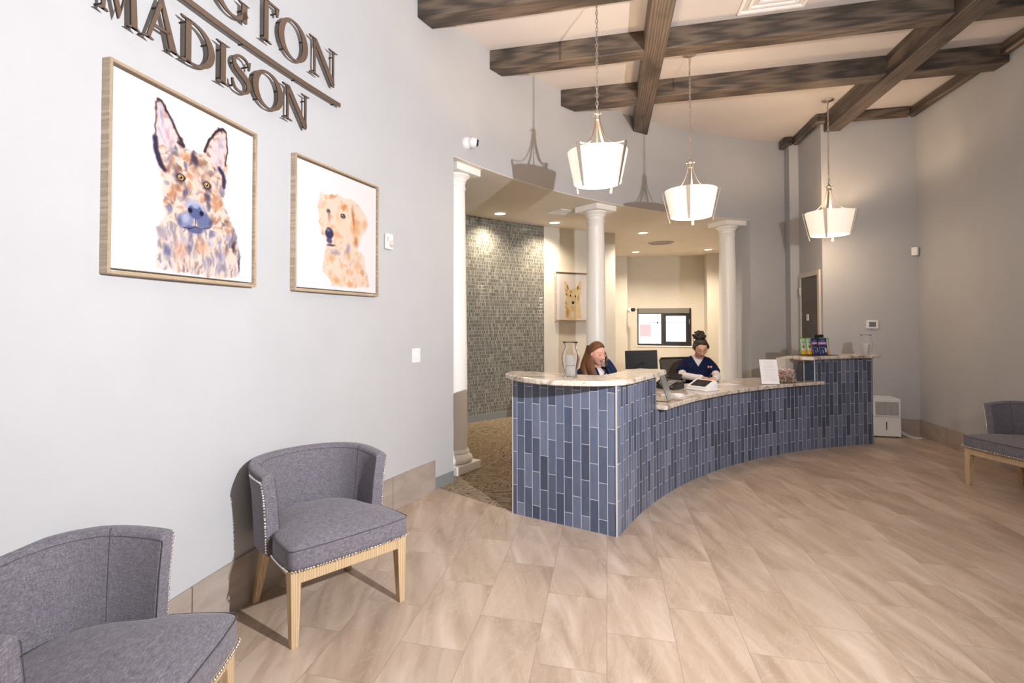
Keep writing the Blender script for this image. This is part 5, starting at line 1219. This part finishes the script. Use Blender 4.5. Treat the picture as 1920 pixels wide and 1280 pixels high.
remeshed(m, 'bun', .005, 'hair_dark', hr, 0)
m = MB()
for sx in (-1, 1):
    for k in range(5):
        y0 = -.050+.014*k; m.tube(spline([T @ Vector((sx*.050, y0-.012, .088)), T @ Vector((sx*.074, y0, .055)), T @ Vector((sx*.080, y0+.012, .020)), T @ Vector((sx*.076, y0+.030, -.012+.006*k))], 4), [.009]*9+[.006]*3+[.002], 7)
remeshed(m, 'side_hair', .004, 'hair_dark', hr, 1)
m = MB(); q = T @ Vector((-.004, .02, .128)); m.tube([q+Vector((.040*math.cos(j*PI/10), -.012*math.sin(j*PI/10)-.012, .026*math.sin(j*PI/10))) for j in range(11)], .006, 8, flat=1.6); m.build('hair_clip', plain('grey_clip', (.10, .09, .10), .35), hr, smooth=True)
# glasses
m = MB()
for sx in (-1, 1):
    m.tube([T @ Vector((sx*.033+.023*math.cos(j*PI/10), -.098, .006+.016*math.sin(j*PI/10))) for j in range(20)], .0013, 6, closed=True)
    m.tube([T @ Vector(p) for p in ((sx*.056, -.097, .012), (sx*.074, -.088, .012), (sx*.080, -.03, .010), (sx*.080, .01, .006))], .0013, 6)
m.tube([T @ Vector(p) for p in ((-.010, -.098, .008), (0, -.102, .012), (.010, -.098, .008))], .0012, 6); gl = m.build('glasses', plain('dark_wire', (.12, .09, .08), .3, metal=.6), t, smooth=True)
m = MB(); rp = Vector((.128, -.475, .868)); m.build; 
# pen
m = MB(); m.cyl((.118, -.492, .800), (.160, -.448, .895), .0042, seg=10); m.cyl((.1145, -.4955, .7965), (.118, -.492, .800), .001, .0040, seg=10)
o = m.build('pen', plain('dark_blue_pen', (.02, .02, .10), .3)); o.matrix_world = Matrix.Translation(t.location) @ Matrix.Rotation(t.rotation_euler.z, 4, 'Z'); tag(o, 'dark pen held in the writing woman\'s hands', 'pen')
# --- woman on the phone behind the near raised end
t = empty('person', (-.114, 5.70, 0), .02, 'person with long auburn hair in navy, on the phone behind the near counter', 'person')
T = Hmat((.004, -.03, 1.158), .80, .16, -.05)
sk = MB(); head_shells(sk, T, .30)
limb(sk, [(-.01, .05, .94), (-.005, .03, 1.02), (.0, .0, 1.10)], [.064, .058, .054])
loft(sk, [(-.02, .05, .45, .16, .13), (-.02, .05, .52, .18, .14), (-.02, .05, .65, .165, .14), (-.015, .04, .80, .16, .13), (-.01, .03, .90, .155, .115), (-.01, .04, .96, .12, .085), (-.01, .04, 1.0, .07, .06)])
N1 = [(-.135, .02, .945), (-.175, -.03, .84), (-.185, -.09, .73), (-.12, -.25, .74), (-.05, -.36, .765)]
F1 = [(.085, .09, .945), (.125, .04, .93), (.152, -.02, .968), (.135, .0, 1.02), (.110, .02, 1.065)]
limb(sk, N1, [.050, .046, .040, .034, .026]); limb(sk, F1, [.050, .048, .040, .034, .026])
hand(sk, (-.05, -.36, .765), (.5, -.86, 0), (0, 0, 1), .25, 1); hand(sk, (.110, .02, 1.065), (-.30, .10, .92), (.75, .35, .5), .55, -1)
for sx in (-1, 1):
    limb(sk, [(sx*.085-.02, .05, .50), (sx*.10+.04, -.15, .52), (sx*.10+.10, -.33, .50), (sx*.10+.10, -.35, .28), (sx*.10+.10, -.33, .10), (sx*.10+.11, -.36, .055)], [.088, .080, .056, .052, .036, .034], 14)
    limb(sk, [(sx*.10+.11, -.33, .05), (sx*.10+.15, -.40, .045), (sx*.10+.18, -.46, .035)], [.036, .036, .026], 12)
body = remeshed(sk, 'body', .0048, None, t, 2); paint_skin(body, T, (.70, .38, .29), .30, lip=(.52, .22, .19), brow=(.34, .19, .13))
m = MB(); loft(m, [(-.01, .03, .88, .155, .12), (-.01, .035, .955, .12, .092), (-.01, .04, .995, .078, .068), (-.01, .035, 1.02, .068, .062)]); o = remeshed(m, 'white_undershirt', .006, 'white_cloth', t, 1); cutmesh(o, lambda c: c.z > 1.008)
m = MB()
loft(m, [(-.02, .05, .50, .205, .165), (-.02, .05, .65, .188, .162), (-.015, .04, .80, .183, .152), (-.01, .03, .90, .182, .142), (-.01, .04, .96, .152, .112), (-.01, .045, 1.0, .105, .082), (-.01, .045, 1.025, .078, .070)])
limb(m, N1, [.068, .064, .056, .048, .038]); limb(m, F1, [.068, .066, .056, .048, .040])
o = remeshed(m, 'jacket', .005, 'scrub_b', t, 3)
cutmesh(o, lambda c: (c-Vector(N1[-1])).length < .034 or (c-Vector(F1[-1])).length < .036 or c.z > 1.016 and abs(c.x) < .09 and c.y < .2 or (c.y < -.01 and c.z > .90 and c.z < 1.03 and abs(c.x-.055) < (c.z-.90)*.45))
m = MB(); m.box((.098, -.112, .955), (.012, .003, .012)); m.build('badge', 'paper', o)
m = MB()
for sx in (-1, 1): limb(m, [(sx*.085-.02, .05, .51), (sx*.10+.04, -.15, .525), (sx*.10+.10, -.33, .505), (sx*.10+.10, -.35, .28), (sx*.10+.10, -.33, .13)], [.10, .092, .070, .066, .060], 14)
remeshed(m, 'trousers', .009, 'trousers', t, 2)
for sx in (-1, 1):
    m = MB(); limb(m, [(sx*.10+.11, -.325, .050), (sx*.10+.15, -.40, .045), (sx*.10+.185, -.47, .038)], [.044, .043, .034], 12); remeshed(m, 'shoe', .008, 'black_plastic', t, 2)
m = MB(); hair_cap(m, T, .015, lambda d, p: 1/(1+math.exp(-((p.z-.045)*1.0+(p.y+.030)*1.0)/.005)) if p.y < .012 else 1)
Rh = [( -.045, .03, 1.24, .055, .075), (-.062, .035, 1.18, .052, .085), (-.082, .03, 1.12, .054, .088), (-.10, .02, 1.06, .058, .088), (-.108, .0, 1.0, .062, .090), (-.10, -.02, .94, .058, .080), (-.09, -.03, .88, .04, .06)]
loft(m, Rh)
for i in range(16):
    f_ = i/15; x0 = -.075+.085*f_; y0 = -.045-.035*math.sin(f_*2.4)
    if f_ < .75: m.tube(spline([T @ Vector((-.070, .0+.02*f_, .03)), (x0-.02, y0+.0, 1.10), (x0-.015, y0-.045, 1.02), (x0+.01, y0-.065, .955), (x0+.03, y0-.06, .89)], 4), [.014]*12+[.012]*4+[.006], 8)
remeshed(m, 'hair', .005, 'hair_red', t, 2)
m = MB(); hp_ = [T @ Vector((.088, .0, .02)), Vector((.098, -.020, 1.125)), Vector((.098, -.075, 1.08)), Vector((.104, -.105, 1.030))]
m.tube(spline(hp_, 4), [.020]*3+[.013]*7+[.018]*3, 12, flat=.7)
m.tube(spline([hp_[-1], hp_[-1]+Vector((.03, -.02, -.06)), hp_[-1]+Vector((.07, -.04, -.13)), hp_[-1]+Vector((.12, -.10, -.24)), hp_[-1]+Vector((.2, -.1, -.33))], 5), .004, 6)
o = m.build('phone_handset', 'black_plastic', smooth=True); o.matrix_world = Matrix.Translation(t.location) @ Matrix.Rotation(t.rotation_euler.z, 4, 'Z'); tag(o, 'black phone handset held to the ear of the long-haired woman', 'phone handset')
# office chairs
def office_chair(label, loc, rz):
    t = empty('office_chair', loc, rz, label, 'office chair', 'black mesh office chairs')
    m = MB()
    for k in range(5):
        a = 2*PI*k/5+.3; m.cyl((0, 0, .10), (.28*math.cos(a), .28*math.sin(a), .065), .022, .015, 10); 
    m.build('star_base', 'black_plastic', t)
    for k in range(5):
        a = 2*PI*k/5+.3; m = MB(); x, y = .28*math.cos(a), .28*math.sin(a); m.cyl((x-.02*math.sin(a), y+.02*math.cos(a), .030), (x+.02*math.sin(a), y-.02*math.cos(a), .030), .026, seg=16); m.build('caster', 'black_plastic', t, smooth=True)
    m = MB(); m.cyl((0, 0, .10), (0, 0, .38), .025, seg=14); m.build('gas_column', 'black_plastic', t, smooth=True)
    m = MB(); m.prism(rsq(.23, .08), .36, .405); m.build('seat', 'black_plastic', t, bevel=.015, seg=3)
    m = MB(); m.tube(spline([(0, .10, .37), (0, .27, .38), (0, .31, .50), (0, .285, .70)], 5), .022, 10); m.build('back_support', 'black_plastic', t, smooth=True)
    fr = [(-.165, .255, .58), (.165, .255, .58), (.215, .275, .99), (.20, .275, 1.005), (-.20, .275, 1.005), (-.215, .275, .99)]
    m = MB(); m.tube([Vector(p) for p in fr], .013, 8, closed=True); b_ = m.build('back_frame', 'black_plastic', t, smooth=True)
    m = MB(); vs = [Vector(p) for p in fr]; m.add([v+Vector((0, -.002, 0)) for v in vs]+[v+Vector((0, .002, 0)) for v in vs], [tuple(range(6)), tuple(range(11, 5, -1))]+[(i, (i+1) % 6, 6+(i+1) % 6, 6+i) for i in range(6)])
    m.build('mesh_back', plain('dark_mesh', (.10, .085, .07), .7, var=.3, scale=300), b_)
    return t
office_chair('black mesh office chair with its back showing beside the writing woman', (.99, 7.22, .005), .62)
office_chair('black office chair under the woman on the phone, hidden by the near counter', (-.13, 5.73, .005), 0).scale = (1, 1, .88)
